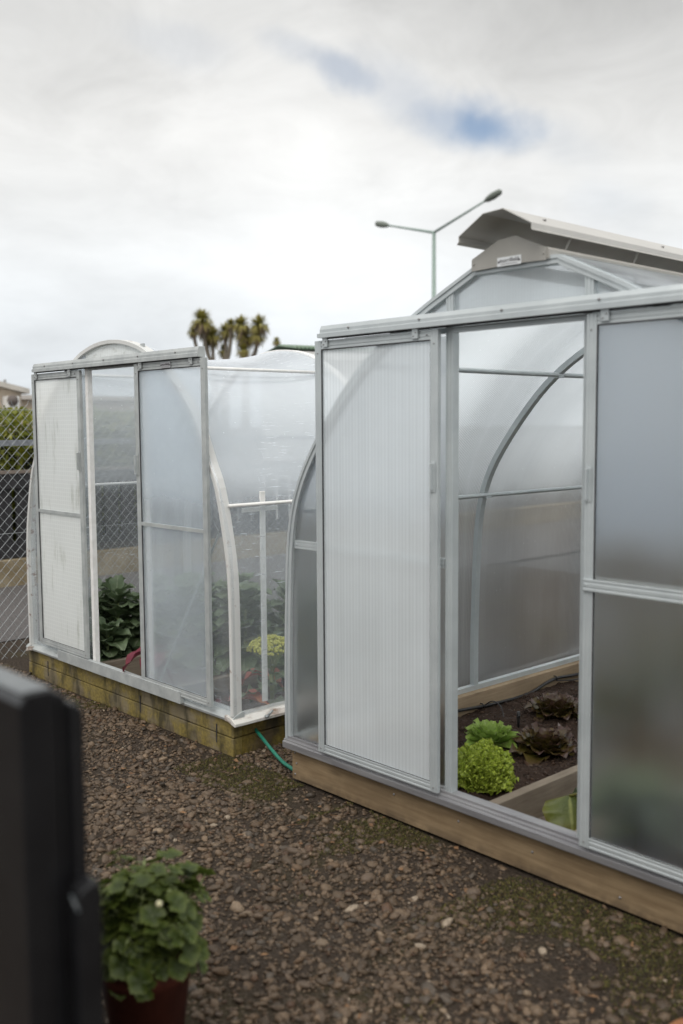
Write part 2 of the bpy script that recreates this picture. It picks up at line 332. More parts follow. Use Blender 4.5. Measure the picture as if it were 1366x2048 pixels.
L_KALE = leafmat('brassica leaf', (.19, .24, .10), (.14, .195, .10), (.21, .265, .15), (.32, .36, .24), .2, .4)
L_PURP = leafmat('purple leaf', (.12, .05, .07), (.10, .065, .09), (.16, .09, .09), (.3, .2, .2), .15, .4)
L_RAD = leafmat('burgundy leaf', (.18, .02, .035), (.13, .012, .03), (.20, .03, .04), (.6, .35, .35), .15, .4)
L_PINK = leafmat('pink orange leaf', (.65, .28, .10), (.55, .17, .12), (.50, .16, .13), (.7, .4, .2), .2)
L_YEL = leafmat('yellowing leaf', (.075, .10, .02), (.11, .13, .018), (.16, .12, .02), (.3, .32, .1), .3)
L_GER = leafmat('geranium leaf', (.036, .052, .010), (.060, .088, .014), (.115, .145, .028), (.15, .2, .06), .3, .5)
L_HEDGE = leafmat('hedge leaf', (.10, .13, .02), (.22, .24, .03), (.32, .30, .04), (.2, .2, .05), .3, .45)
L_CORD = leafmat('cordyline leaf', (.26, .24, .06), (.33, .31, .08), (.40, .33, .12), (.2, .18, .08), .2, .55)
L_DEAD = leafmat('dead cordyline leaf', (.16, .11, .07), (.2, .14, .09), (.22, .16, .11), (.2, .15, .1), .2, .7)
L_FLOW = simple('yellow green florets', (.42, .42, .07), (.60, .58, .14), 60, .6, 0, .4)
L_STEM = simple('pale green stem', (.22, .27, .10), (.30, .34, .15), 20, .5)
def soilmat():
    m, t, o = newmat('dark garden soil'); n = noi(t, 55, 8, .7).outputs[0]; n2_ = noi(t, 7, 5, .6).outputs[0]
    c = ramp(t, n, [(.3, (.018, .011, .008)), (.6, (.055, .034, .024)), (.8, (.12, .08, .055))])
    c = MIX(t, MR(t, n2_, .35, .7, 0, .5), c, (.05, .032, .024))
    p = pr(t, c, .95, 0, n, .9, .02, .2); t.links.new(p.outputs[0], o.inputs[0]); return m
SOIL = soilmat()
def groundmat():
    m, t, o = newmat('gravel yard'); n = noi(t, 75, 8, .7).outputs[0]; n2_ = noi(t, 2.0, 6, .6).outputs[0]
    vo = N(t, 'ShaderNodeTexVoronoi', {'Vector': N(t, 'ShaderNodeTexCoord').outputs['Object'], 'Scale': 55.0})
    c = ramp(t, n, [(.3, (.016, .011, .007)), (.55, (.050, .036, .025)), (.8, (.11, .085, .062))])
    c = MIX(t, MR(t, vo.outputs['Distance'], .6, .1, 0, .5), c, (.075, .058, .045))
    mo = MR(t, n2_, .50, .70, 0, .35); c = MIX(t, mo, c, MIX(t, n, (.035, .03, .01), (.11, .095, .025)))
    h = M_(t, 'SUBTRACT', n, M_(t, 'MULTIPLY', vo.outputs['Distance'], .6))
    p = pr(t, c, .9, 0, h, .8, .02, .25); t.links.new(p.outputs[0], o.inputs[0]); return m
GROUND = groundmat()
def attrmat(name, rough=.75, bs=.4):
    m, t, o = newmat(name); a = N(t, 'ShaderNodeAttribute', attribute_name='Col').outputs['Color']
    n = noi(t, 160, 4, .6).outputs[0]
    c = MIX(t, MR(t, n, .3, .7, 0, .45), a, (.03, .024, .018))
    p = pr(t, c, rough, 0, n, bs, .004, .35); t.links.new(p.outputs[0], o.inputs[0]); return m
STONE = attrmat('pebble', .55); MOSSM = attrmat('moss', .9)
ROAD = simple('asphalt', (.05, .05, .05), (.085, .083, .08), 60, .85, 0, .5)
CONC = simple('lichened concrete', (.17, .13, .07), (.30, .25, .17), 3.5, .9, 0, .4)
# ------------------------------------------------------------------ numpy cloud meshes
def npmesh(name, verts, faces, cols, mat, smooth=True):
    me = bpy.data.meshes.new(name); nv, nf, k = len(verts), len(faces), faces.shape[1]
    me.vertices.add(nv); me.vertices.foreach_set('co', verts.astype(np.float32).ravel())
    me.loops.add(nf*k); me.loops.foreach_set('vertex_index', faces.astype(np.int32).ravel())
    me.polygons.add(nf); me.polygons.foreach_set('loop_start', np.arange(0, nf*k, k, dtype=np.int32))
    me.polygons.foreach_set('loop_total', np.full(nf, k, dtype=np.int32))
    me.polygons.foreach_set('use_smooth', np.full(nf, smooth))
    me.update(calc_edges=True)
    ca = me.color_attributes.new('Col', 'FLOAT_COLOR', 'POINT'); ca.data.foreach_set('color', np.c_[cols, np.ones(nv)].astype(np.float32).ravel())
    me.materials.append(mat); o = bpy.data.objects.new(name, me); COL.objects.link(o); return o
def rotm(n, tilt=.5):
    a = rng.uniform(0, 2*np.pi, n); b_ = rng.normal(0, tilt, n); c = rng.normal(0, tilt, n)
    ca, sa, cb, sb, cc, sc = np.cos(a), np.sin(a), np.cos(b_), np.sin(b_), np.cos(c), np.sin(c)
    Z = np.zeros(n); O = np.ones(n)
    Rz = np.stack([ca, -sa, Z, sa, ca, Z, Z, Z, O], 1).reshape(n, 3, 3)
    Rx = np.stack([O, Z, Z, Z, cb, -sb, Z, sb, cb], 1).reshape(n, 3, 3)
    Ry = np.stack([cc, Z, sc, Z, O, Z, -sc, Z, cc], 1).reshape(n, 3, 3)
    return Rz @ Rx @ Ry
def ico(sub):
    import bmesh
    bm = bmesh.new(); bmesh.ops.create_icosphere(bm, subdivisions=sub, radius=1)
    v = np.array([x.co[:] for x in bm.verts]); f = np.array([[w.index for w in q_.verts] for q_ in bm.faces]); bm.free(); return v, f
def gz(x, y):
    """height of the yard: level at the near side, a little lumpy"""
    return .012*noise.noise(V((x*1.3, y*1.3, 0))) + .006*noise.noise(V((x*5, y*5, 2)))
# ------------------------------------------------------------------ ground
mb = MB()
nx, ny = 150, 120; xs = np.linspace(-3.4, 3.6, nx); ys = np.linspace(-3.3, .0, ny)
grid = [[V((x, y, gz(x, y)*min(1, (abs(y)+.02)/.15))) for y in ys] for x in xs]
sheet(mb, grid, list(xs), list(ys))
# ring out to the horizon and the strips behind
def quad(a, b_): 
    (x0, y0), (x1, y1) = a, b_; mb.add([(x0, y0, -.004), (x1, y0, -.004), (x1, y1, -.004), (x0, y1, -.004)], [(0, 1, 2, 3)])
quad((-3.4, 0), (3.6, 6)); quad((-5.6, -6), (-3.4, 6)); quad((3.6, -6), (9, 6)); quad((-3.4, -6), (3.6, -3.3))
g = tag(obj('ground', mb, GROUND), kind='structure')
mb = MB(); mb.add([(-600, -600, -.03), (600, -600, -.03), (600, 600, -.03), (-600, 600, -.03)], [(0, 1, 2, 3)])
tag(obj('terrain', mb, ROAD), kind='structure')
mb = MB(); mb.add([(-6.0, -8, .002), (-3.6, -8, .002), (-3.6, 14, .002), (-6.0, 14, .002)], [(0, 1, 2, 3)])
tag(obj('path', mb, simple('fine dark grit', (.05, .045, .045), (.12, .11, .105), 50, .9, 0, .6)), kind='structure')
# pebbles
iv1, if1 = ico(1); iv2, if2 = ico(2)
def pebbles(P, rad, iv, fc):
    n = len(P); sc = np.stack([rad*rng.uniform(.85, 1.5, n), rad*rng.uniform(.7, 1.05, n), rad*rng.uniform(.38, .75, n)], 1)
    base = iv[None]*(1+rng.normal(0, .12, (n, len(iv), 1))); Rm = rotm(n, .3)
    v = np.einsum('nij,nkj->nki', Rm, base*sc[:, None, :]) + P[:, None, :]
    f = fc[None]+(np.arange(n)*len(iv))[:, None, None]
    pal = np.array([(.17, .135, .10), (.24, .195, .15), (.12, .095, .07), (.20, .165, .135), (.29, .235, .18), (.19, .14, .095), (.14, .13, .12), (.36, .31, .25), (.14, .09, .06)])
    c = pal[rng.choice(len(pal), n, p=[.2, .18, .17, .14, .07, .1, .08, .02, .04])]*rng.uniform(.75, 1.2, (n, 1))
    wh = rng.random(n) < .006; c[wh] = (.55, .52, .47)
    cv = np.repeat(c*np.array([.61, .51, .41]), len(iv), 0)
    return v.reshape(-1, 3), f.reshape(-1, 3), cv
def patch(x, y): return noise.noise(V((x*.9+3, y*.9, 5)))+.45*noise.noise(V((x*3.2, y*3.2, 1)))
pts = []
while len(pts) < 84000:
    x = random.uniform(-3.0, 2.9); y = random.uniform(-2.75, -.012)
    d = abs(y)
    edge = min(1, d/.5)
    keep = .45+.55*min(1, max(0, (.35+patch(x, y))*1.6))
    if x > .9 and y > -.55 and x+y*1.4 > .9: keep *= .4
    if -.5 < x < .35 and y > -.22: keep *= .35
    if random.random() > keep: continue
    pts.append((x, y, gz(x, y)+random.uniform(-.003, .006)))
P = np.array(pts); dist = np.linalg.norm(P-np.array(CAM), axis=1)
rad = np.clip(rng.lognormal(math.log(.0064), .46, len(P)), .004, .022)
Va, Fa, Ca = [], [], []; off_ = 0
near = (rad > .011)
for sel, iv, fc in ((near, iv2, if2), (~near, iv1, if1)):
    v, f, c = pebbles(P[sel], rad[sel], iv, fc); Va.append(v); Fa.append(f+off_); Ca.append(c); off_ += len(v)
gp = []
while len(gp) < 2600:
    x, y = random.uniform(-.43, -.01), random.uniform(.0, 1.4); gp.append((x, y, random.uniform(-.004, .004)))
v, f, c = pebbles(np.array(gp), np.clip(rng.lognormal(math.log(.0080), .36, 2600), .004, .02), iv1, if1); Va.append(v); Fa.append(f+off_); Ca.append(c)
tag(npmesh('gravel', np.concatenate(Va), np.concatenate(Fa), np.concatenate(Ca), STONE), 'brown grey loose gravel covering the yard', 'gravel', kind='stuff')
# moss and litter: tiny blades in patches
def blades(P, h, w, pal):
    n = len(P); a = rng.uniform(0, 2*np.pi, n); l = rng.normal(0, .5, (n, 2)); hh = h*rng.uniform(.4, 1.3, n)
    dx = np.stack([np.cos(a), np.sin(a), np.zeros(n)], 1)*w*rng.uniform(.5, 1.4, (n, 1))
    top = P+np.stack([l[:, 0]*hh, l[:, 1]*hh, hh], 1)
    v = np.stack([P-dx, P+dx, top], 1).reshape(-1, 3); f = np.arange(3*n).reshape(n, 3)
    c = np.repeat(pal[rng.integers(0, len(pal), n)]*rng.uniform(.6, 1.3, (n, 1)), 3, 0); return v, f, c
mp = []
while len(mp) < 46000:
    x = random.uniform(-2.9, 2.6); y = -abs(random.gauss(0, .28)) if random.random() < .6 else random.uniform(-2.4, 0)
    w_ = noise.noise(V((x*2.2, y*2.2, 9)))+.3*noise.noise(V((x*8, y*8, 3)))
    thr = .12 + .4*min(1, abs(y)/.6)
    if (-.5 < x < .4 and y > -.3): thr -= .45
    if x > 1.2 and y > -1.0: thr -= .35
    if x < -.1 and random.random() < .12 and -.42 < x: y = random.uniform(0, .9); w_ = 1
    if w_ > thr and (y < -.01 or -.42 < x < -.03): mp.append((x, y, gz(x, y)+.004))
v, f, c = blades(np.array(mp), .007, .0022, np.array([(.10, .095, .02), (.14, .12, .03), (.07, .075, .02), (.09, .06, .03)]))
tag(npmesh('moss', v, f, c, MOSSM, False), 'green brown moss growing on the gravel along the timber bases', 'moss', kind='stuff')
# dry leaves and twigs blown onto the gravel
lv = []
lm = MB()
for i in range(260):
    x, y = random.uniform(-2.6, 2.4), -abs(random.gauss(0, .9))
    if y < -2.4: continue
    a = random.uniform(0, 6.28); l = random.uniform(.006, .018); u_ = V((math.cos(a), math.sin(a), random.uniform(-.2, .3))); w_ = V((-math.sin(a), math.cos(a), random.uniform(-.3, .3))); p = V((x, y, gz(x, y)+.010))
    if i % 4: lm.add([p-u_*l, p+w_*l*.5, p+u_*l, p-w_*l*.5+V((0, 0, .004))], [(0, 1, 2, 3)])
    else: tube(lm, [p-u_*l*2, p+w_*l*.3, p+u_*l*2], .0011, 4)
tag(obj('leaf_litter', lm, simple('dry leaf litter', (.09, .045, .02), (.24, .13, .06), 6, .8)), 'scattered dry brown leaves and twigs on the gravel', 'leaf litter', kind='stuff')
# ------------------------------------------------------------------ RIGHT greenhouse
CX = 1.19
prof = [(1.215, .19), (1.215, .45), (1.205, .80), (1.185, 1.08), (1.13, 1.28), (1.015, 1.47), (.82, 1.70), (.64, 1.845), (.43, 1.962), (.31, 2.02), (.17, 2.085)]
halfp = spline(prof, 4)                      # x offset, z
DEP = 3.72
gh = tag(empty('greenhouse', (CX, 0, 0)), 'larger aluminium greenhouse with open ridge vent, sliding doors and lettuces inside', 'greenhouse', 'greenhouses in the gravel yard')
def G(name, mb, mat, parent=gh, **k): return obj(name, mb, mat, parent, **k)
# timber base
mb = MB(); box(mb, (.0, 0, .012), (2.38, .045, .150)); G('base_board', mb, PINE_X, bevel=.002)
for x0, x1 in ((.0, .05), (2.33, 2.38)):
    mb = MB(); box(mb, (x0, .046, .004), (x1, DEP, .172)); G('base_board', mb, PINE_Y, bevel=.002)
mb = MB(); box(mb, (.0, DEP+.001, .012), (2.38, DEP+.046, .150)); G('base_board', mb, PINE_X)
# nail heads on the front board
for x, z_ in ((.02, .13), (.02, .035), (.03, .085), (.95, .10), (1.28, .09), (1.62, .05), (.62, .11)): mb = MB(); screw(mb, (x, 0, z_), .005); G('nail', mb, SCREW)
# sill extrusion with stepped face
mb = MB(); prism(mb, [(0, .151), (-.030, .151), (-.030, .178), (-.022, .180), (-.022, .188), (-.012, .190), (-.012, .2), (.03, .2), (.03, .151)], (-.03, 0, 0), (2.41, 0, 0), (0, 1, 0), (0, 0, 1)); G('sill', mb, SILL, bevel=.001)
for x in (-.02, 2.37):
    mb = MB(); box(mb, (x, .031, .1725), (x+.03, DEP, .198)); G('side_sill', mb, ALU)
# sill lip bracket under the left door
mb = MB(); box(mb, (.30, -.040, .158), (2.08, -.031, .180)); G('door_guide', mb, SILL, bevel=.001)
def arch_pts(s=0.0, cx=CX, hp=halfp):
    L_ = [V((cx-p.x+s, 0, p.y)) for p in hp]; R_ = [V((cx+p.x-s, 0, p.y)) for p in reversed(hp)]; return L_+R_
def arch_beam(mb, y, w, d, inset=0.0, cx=CX, hp=halfp):
    P = arch_pts(inset, cx, hp); vs = []
    for i, p in enumerate(P):
        t = (P[min(i+1, len(P)-1)]-P[max(i-1, 0)]).normalized(); n_ = V((t.z, 0, -t.x))   # inward
        for a, b_ in ((0, -w/2), (0, w/2), (d, w/2), (d, -w/2)): vs.append(p+n_*a+V((0, y+b_, 0)))
    fs = [(i*4+k, i*4+(k+1) % 4, (i+1)*4+(k+1) % 4, (i+1)*4+k) for i in range(len(P)-1) for k in range(4)]
    fs += [(3, 2, 1, 0), tuple((len(P)-1)*4+k for k in range(4))]
    mb.add(vs, fs); return mb
for i, y in enumerate((.010, 1.24, 2.48, DEP-.03)):
    mb = MB(); arch_beam(mb, y, .034 if i else .042, .028, .004 if i else 0); G('hoop', mb, ALU, bevel=.001)
    if i == 0:
        mb = MB(); arch_beam(mb, -.014, .004, .012, -.002); G('hoop_trim', mb, ALU)
# side and roof skin
def skin(mb, hp, cx, y0, y1, ny_, side, sag=0):
    P = [V((cx+side*p.x, 0, p.y)) for p in hp]; U = np.linspace(y0, y1, ny_); l = 0; Vv = [0]
    for i in range(1, len(P)): l += (P[i]-P[i-1]).length; Vv.append(l)
    grid = [[V((p.x, u_, p.z)) for p in P] for u_ in U]
    sheet(mb, grid, list(U), Vv); return mb
for s_ in (-1, 1):
    for k, (ya, yb) in enumerate(((.0, 1.24), (1.24, 2.48), (2.48, DEP))):
        mb = MB(); skin(mb, halfp, CX, ya+.001, yb-.001, 3, s_)
        G('wall_panel', mb, TWIN, solid=.006)
# purlins
def purlin(off_x, z_, r=.011):
    for s_ in (-1, 1):
        mb = MB(); tube(mb, [(CX+s_*off_x, .03, z_), (CX+s_*off_x, DEP-.03, z_)], r, 8)
        for yy in (1.24, 2.48): box(mb, (CX+s_*off_x-.012, yy-.02, z_-.014), (CX+s_*off_x+.012, yy+.02, z_-.004))
        G('purlin', mb, ALU)
purlin(1.118, 1.19); purlin(.69, 1.775)
# gable front posts, header, waist rail
def zat(offx, hp=halfp):
    for i in range(len(hp)-1):
        a, b_ = hp[i], hp[i+1]
        if (a.x-offx)*(b_.x-offx) <= 0 and a.x != b_.x and a.y > .9: return a.y+(b_.y-a.y)*(offx-a.x)/(b_.x-a.x)
    return 2.08
for s_ in (-1, 1):
    x = CX+s_*.286; mb = MB(); ext(mb, (x, .028, .2), (x, .028, zat(.288)-.01), .032, .034, (1, 0, 0)); G('door_post', mb, ALU)
mb = MB(); ext(mb, (.36, .012, 1.880), (2.02, .012, 1.880), .019, .018, (0, 0, 1)); G('header', mb, ALU)
for xa, xb in ((.035, .88), (1.50, 2.345)):
    mb = MB(); ext(mb, (xa, .018, 1.045), (xb, .018, 1.045), .034, .022, (0, 0, 1)); screw(mb, (xa+.018, -.004, 1.045)); G('waist_rail', mb, ALU)
# fixed front glazing (clipped to the arch)
def gable_sheet(mb, x0, x1, y, hp, cx, zb, ztop=None, n=14, zofs=.012):
    U = np.linspace(x0, x1, n); grid = []
    for x in U:
        zt = zat(abs(x-cx), hp)-zofs if abs(x-cx) < hp[0].x-.02 else .8
        if ztop: zt = min(zt, ztop)
        grid.append([V((x, y, zb+(zt-zb)*t)) for t in (0, .5, 1)])
    sheet(mb, grid, list(U), [zb, 1.1, 2], False); return mb
for xa, xb in ((.005, .88), (1.50, 2.375)):
    mb = MB(); gable_sheet(mb, xa, xb, .008, halfp, CX, .2, 1.86, 20); G('front_panel', mb, TWIN_DOOR, solid=.006)
for xa, xb in ((.60, .882), (.922, 1.458), (1.498, 1.78)):
    mb = MB(); gable_sheet(mb, xa, xb, .008, halfp, CX, 1.888, None, 12); G('gable_panel', mb, TWIN, solid=.006)
mb = MB(); gable_sheet(mb, .0, 2.38, DEP-.01, halfp, CX, .2, None, 40); G('rear_panel', mb, TWIN, solid=.006)
for xx in (.6, CX, 1.78):
    mb = MB(); ext(mb, (xx, DEP-.02, .2), (xx, DEP-.02, zat(abs(xx-CX))-.02), .036, .02, (1, 0, 0)); G('rear_post', mb, ALU)
mb = MB(); ext(mb, (.03, DEP-.02, 1.045), (2.35, DEP-.02, 1.045), .034, .02, (0, 0, 1)); G('waist_rail', mb, ALU)
# sliding track
def track(parent, x0, x1, zc, ext_l=.02, m=ALU):
    mb = MB(); pr_ = [(-.016, zc-.022), (-.062, zc-.022), (-.062, zc-.004), (-.058, zc-.002), (-.058, zc+.010), (-.050, zc+.026), (-.016, zc+.026)]
    prism(mb, pr_, (x0, 0, 0), (x1, 0, 0), (0, 1, 0), (0, 0, 1)); o = obj('door_track', mb, m, parent, bevel=.0008)
    mb = MB(); box(mb, (x0-ext_l, -.055, zc-.020), (x0-.0005, -.035, zc-.004)); obj('track_stop', mb, m, parent)
    mb = MB(); box(mb, (x0+.01, -.050, zc-.0265), (x1-.01, -.030, zc-.0225)); obj('track_shade_strip', mb, DARK, parent)  # dark strip added for the shadow line under the track
    mb = MB()
    for k in range(5):
        mb = MB(); x = x0+(x1-x0)*(k+.45)/5; tube(mb, [(x, -.058, zc+.008), (x, -.062, zc+.008)], [.005, .004], 6); obj('screw', mb, SCREW, parent)
track(gh, .27, 2.12, 1.914)
def door(parent, x0, x1, z0, z1, glass, waist, handle_side, y=-.034, wl=.036, wb=.035, gridp=None, frame=ALU, lower=None):
    d = empty('door', (x0, y, z0)); d.parent = parent; d.matrix_parent_inverse = Matrix.Translation(-V(parent.location))
    def DP(name, mb, mat, **k):
        o = obj(name, mb, mat); o.parent = d; o.matrix_parent_inverse = Matrix.Translation(-V((x0, y, z0)))
        if k.get('solid'): m_ = o.modifiers.new('solid', 'SOLIDIFY'); m_.thickness = k['solid']; m_.offset = 0
        if k.get('bevel'): b_ = o.modifiers.new('bevel', 'BEVEL'); b_.width = k['bevel']; b_.segments = 1; b_.limit_method = 'ANGLE'
        return o
    t_ = .018
    for xc, w in ((x0+wl/2, wl), (x1-wl/2, wl)):
        mb = MB(); ext(mb, (xc, y+t_/2, z0), (xc, y+t_/2, z1), w, t_, (1, 0, 0)); DP('stile', mb, frame, bevel=.0008)
    for zc in (z0+wb/2, z1-wb/2):
        mb = MB(); ext(mb, (x0+wl+.0005, y+t_/2-.001, zc), (x1-wl-.0005, y+t_/2-.001, zc), wb, t_-.002, (0, 0, 1)); DP('rail', mb, frame, bevel=.0008)
    mb = MB(); gx = np.linspace(x0+wl*.8, x1-wl*.8, 5); gzz = [z0+wb*.8, (z0+z1)/2, z1-wb*.8]
    sheet(mb, [[V((x, y+.004, q_)) for q_ in gzz] for x in gx], list(gx), gzz, False); DP('panel', mb, glass, solid=.005)
    mb = MB()                                   # dark glazing gasket
    for a, b_ in (((x0+wl, z0+wb), (x0+wl+.003, z1-wb)), ((x1-wl-.003, z0+wb), (x1-wl, z1-wb)), ((x0+wl+.003, z1-wb-.004), (x1-wl-.003, z1-wb)), ((x0+wl+.003, z0+wb), (x1-wl-.003, z0+wb+.002))):
        box(mb, (a[0], y-.006, a[1]), (b_[0], y-.0015, b_[1]))
    DP('gasket', mb, DARK)
    if waist:
        mb = MB(); ext(mb, (x0+.006, y-t_/2-.0005, waist), (x1-.006, y-t_/2-.0005, waist), .038 if waist > 0 else 0, .008, (0, 0, 1)); screw(mb, (x0+.018, y-.017, waist)); DP('waist_rail', mb, frame, bevel=.001)
    if lower:
        mb = MB(); bar(mb, (x0+wl, y-.002, lower), (x1-wl, y-.002, lower), .018, .010, (0, 0, 1), (0, 1, 0)); DP('waist_rail', mb, frame)
    hx = x1-wl*.55 if handle_side > 0 else x0+wl*.45; zc = z0+(z1-z0)*.69
    mb = MB(); box(mb, (hx-.011, y-t_/2-.0035, zc-.055), (hx+.011, y-t_/2-.0005, zc+.055)); box(mb, (hx+handle_side*.0-.003, y-t_/2-.02, zc-.048), (hx+.003, y-t_/2-.0035, zc+.048))
    screw(mb, (hx-.006, y-t_/2-.0035, zc+.03), .003); screw(mb, (hx-.006, y-t_/2-.0035, zc-.03), .003); DP('handle', mb, frame, bevel=.001)
    sc_ = []
    for hx2 in (x0+.068, x1-.105):
        mb = MB(); box(mb, (hx2-.014, y-t_/2-.008, z1-.028), (hx2+.014, y-t_/2-.001, z1+.014)); DP('hanger', mb, frame, bevel=.001)
        for dx, dz in ((-.006, -.018), (.006, -.006)): sc_.append(((hx2+dx, y-t_/2-.008, z1+dz), .0028))
    for sx in (x0+wl*.5, x1-wl*.5):
        for sz in (z1-.05, z0+.018): sc_.append(((sx, y-t_/2, sz), .0032))
    for sx in (x0+wl+.016, x1-wl-.016): sc_.append(((sx, y-t_/2, z1-wb/2), .0032))
    for p_, r_ in sc_: mb = MB(); screw(mb, p_, r_); DP('screw', mb, SCREW)
    return d
door(gh, .222, .882, .196, 1.884, OPAL, 0, 1)
door(gh, 1.493, 2.133, .194, 1.884, TWIN_DOOR, 1.045, -1)
# gable plate, name plate, ridge vent
px = CX-.015
plate = [(-.155, 2.068), (-.155, 2.108), (-.042, 2.158), (.03, 2.164), (.150, 2.110), (.150, 2.070), (.02, 2.074)]
mb = MB(); prism(mb, plate, (px, -.020, 0), (px, -.024, 0), (1, 0, 0), (0, 0, 1)); screw(mb, (px-.146, -.024, 2.09)); screw(mb, (px+.142, -.024, 2.092)); G('gable_plate', mb, VENT)
np_ = []
def textmesh(body, size, mat, loc, rot, parent, name='lettering'):
    cu = bpy.data.curves.new(name, 'FONT'); cu.body = body; cu.size = size; cu.align_x = 'CENTER'; cu.align_y = 'CENTER'; cu.extrude = .0004; cu.space_character = 1.0
    to = bpy.data.objects.new(name, cu); COL.objects.link(to); bpy.context.view_layer.update()
    me = bpy.data.meshes.new_from_object(to.evaluated_get(bpy.context.evaluated_depsgraph_get())); bpy.data.objects.remove(to)
    me.materials.clear(); me.materials.append(mat); o = bpy.data.objects.new(name, me); COL.objects.link(o)
    o.parent = parent; o.matrix_parent_inverse = parent.matrix_world.inverted() if False else Matrix(); o.location = V(loc)-V(PL); o.rotation_euler = rot; return o
def name_plate(parent, xc, y, zc, w, h, mat, ts):
    global PL
    mb = MB(); box(mb, (xc-w/2, y-.003, zc-h/2), (xc+w/2, y, zc+h/2)); n = obj('name_plate', mb, mat, parent)
    for s_ in (-1, 1): mb2 = MB(); tube(mb2, [(xc+s_*w*.43, y-.003, zc), (xc+s_*w*.43, y-.0055, zc)], .0032, 8); obj('rivet', mb2, TEXT, n)
    PL = parent.location
    t = textmesh('morrifield', ts, TEXT, (xc, y-.0036, zc+h*.10), (math.pi/2, 0, 0), n)
    t.location = V((xc, y-.0036, zc+h*.10))
    mb3 = MB(); x = xc-w*.34
    while x < xc+w*.34:                          # worn second line, not legible in the photograph
        l = random.uniform(.0012, .0028); box(mb3, (x, y-.0038, zc-h*.34), (x+l, y-.0032, zc-h*.34+.0028)); x += l+.0014
    obj('worn_line', mb3, SCREW, n); return n
n = name_plate(gh, 1.181, -.0245, 2.0845, .098, .029, simple('white enamel', (.70, .72, .73), (.76, .78, .78), 5, .35), .0195)
vent = empty('ridge_vent', (CX, 0, 2.1)); vent.parent = gh; vent.matrix_parent_inverse = Matrix.Translation(-V(gh.location))
def VP(name, mb, mat, **k):
    o = obj(name, mb, mat); o.parent = vent; o.matrix_parent_inverse = Matrix.Translation(-V(vent.location)); return o
fl = [(-.158, 2.150), (-.150, 2.158), (-.150, 2.176), (-.046, 2.236), (.036, 2.240), (.150, 2.178), (.150, 2.160), (.156, 2.155)]
def ribbon(mb, pf, y0, y1, th=.0025, cx=px):
    n_ = len(pf); vs = []
    nr = []
    for i in range(n_):
        a, b_ = pf[max(i-1, 0)], pf[min(i+1, n_-1)]; t = V((b_[0]-a[0], b_[1]-a[1])).normalized(); nr.append((t.y, -t.x))
    for y in (y0, y1):
        for x, z_ in pf: vs.append((cx+x, y, z_))
        for (x, z_), q_ in zip(reversed(pf), reversed(nr)): vs.append((cx+x+q_[0]*th, y, z_+q_[1]*th))
    m_ = 2*n_; fs = [(i, (i+1) % m_, m_+(i+1) % m_, m_+i) for i in range(m_)]
    fs += [(i, m_-1-i, m_-2-i, i+1) for i in range(n_-1)]+[(m_+i, m_+i+1, 2*m_-2-i, 2*m_-1-i) for i in range(n_-1)]
    mb.add(vs, fs); return mb
mb = MB(); ribbon(mb, fl, -.10, DEP+.05); VP('vent_flap', mb, FLAP)
for s_, zz in ((-1, 0), (1, 0)):                  # curb along each side of the ridge opening
    mb = MB(); prism(mb, [(s_*.148, 2.075), (s_*.160, 2.075), (s_*.160, 2.103), (s_*.150, 2.112), (s_*.125, 2.116), (s_*.125, 2.113), (s_*.148, 2.108)], (px, -.019, 0), (px, DEP, 0), (1, 0, 0), (0, 0, 1)); VP('vent_curb', mb, VENT)
    for k in range(9):
        y = .12+k*.42; mb = MB(); bar(mb, (px+s_*.118, y, 2.112), (px+s_*.135, y+.03, 2.182), .012, .003, (0, 1, 0), (1, 0, 0)); VP('vent_strut', mb, VENT)
for k in range(5): mb = MB(); tube(mb, [(px+.09, .05+k*.75, 2.2105), (px+.0905, .05+k*.75, 2.2155)], .006, 6); VP('rivet', mb, SCREW)
# ------------------------------------------------------------------ LEFT greenhouse
CL = -1.462
prof2 = [(1.058, .20), (1.058, .55), (1.050, .86), (1.012, 1.07), (.962, 1.26), (.90, 1.38), (.812, 1.55), (.71, 1.68), (.54, 1.825), (.42, 1.90), (.30, 1.955), (.14, 1.993), (.0, 2.003)]
hp2 = spline(prof2, 3); D2 = 1.15
g2 = tag(empty('greenhouse', (CL, 0, 0)), 'smaller weathered tunnel greenhouse with sagging clear film on a mossy timber base', 'greenhouse', 'greenhouses in the gravel yard')
def H(name, mb, mat, parent=g2, **k): return obj(name, mb, mat, parent, **k)
# sleepers, two courses
for z0, z1, y0 in ((-.03, .083, -.002), (.088, .172, 0)):
    mb = MB(); box(mb, (-2.575, y0, z0), (-.43, .05, z1)); H('base_board', mb, MOSSY, bevel=.003)
    mb = MB(); box(mb, (-.482, .051, z0), (-.434, D2+.15, z1)); H('base_board', mb, MOSSY_Y, bevel=.003)
    mb = MB(); box(mb, (-2.575, .051, z0), (-2.527, D2+.15, z1)); H('base_board', mb, MOSSY_Y, bevel=.003)
    mb = MB(); box(mb, (-2.575, D2+.151, z0), (-.434, D2+.2, z1)); H('base_board', mb, MOSSY, bevel=.003)
for x in (-2.31, -1.25, -.56): mb = MB(); box(mb, (x-.0025, -.0055, .04), (x+.0025, -.0025, .13)); H('joint_strap', mb, DARK)
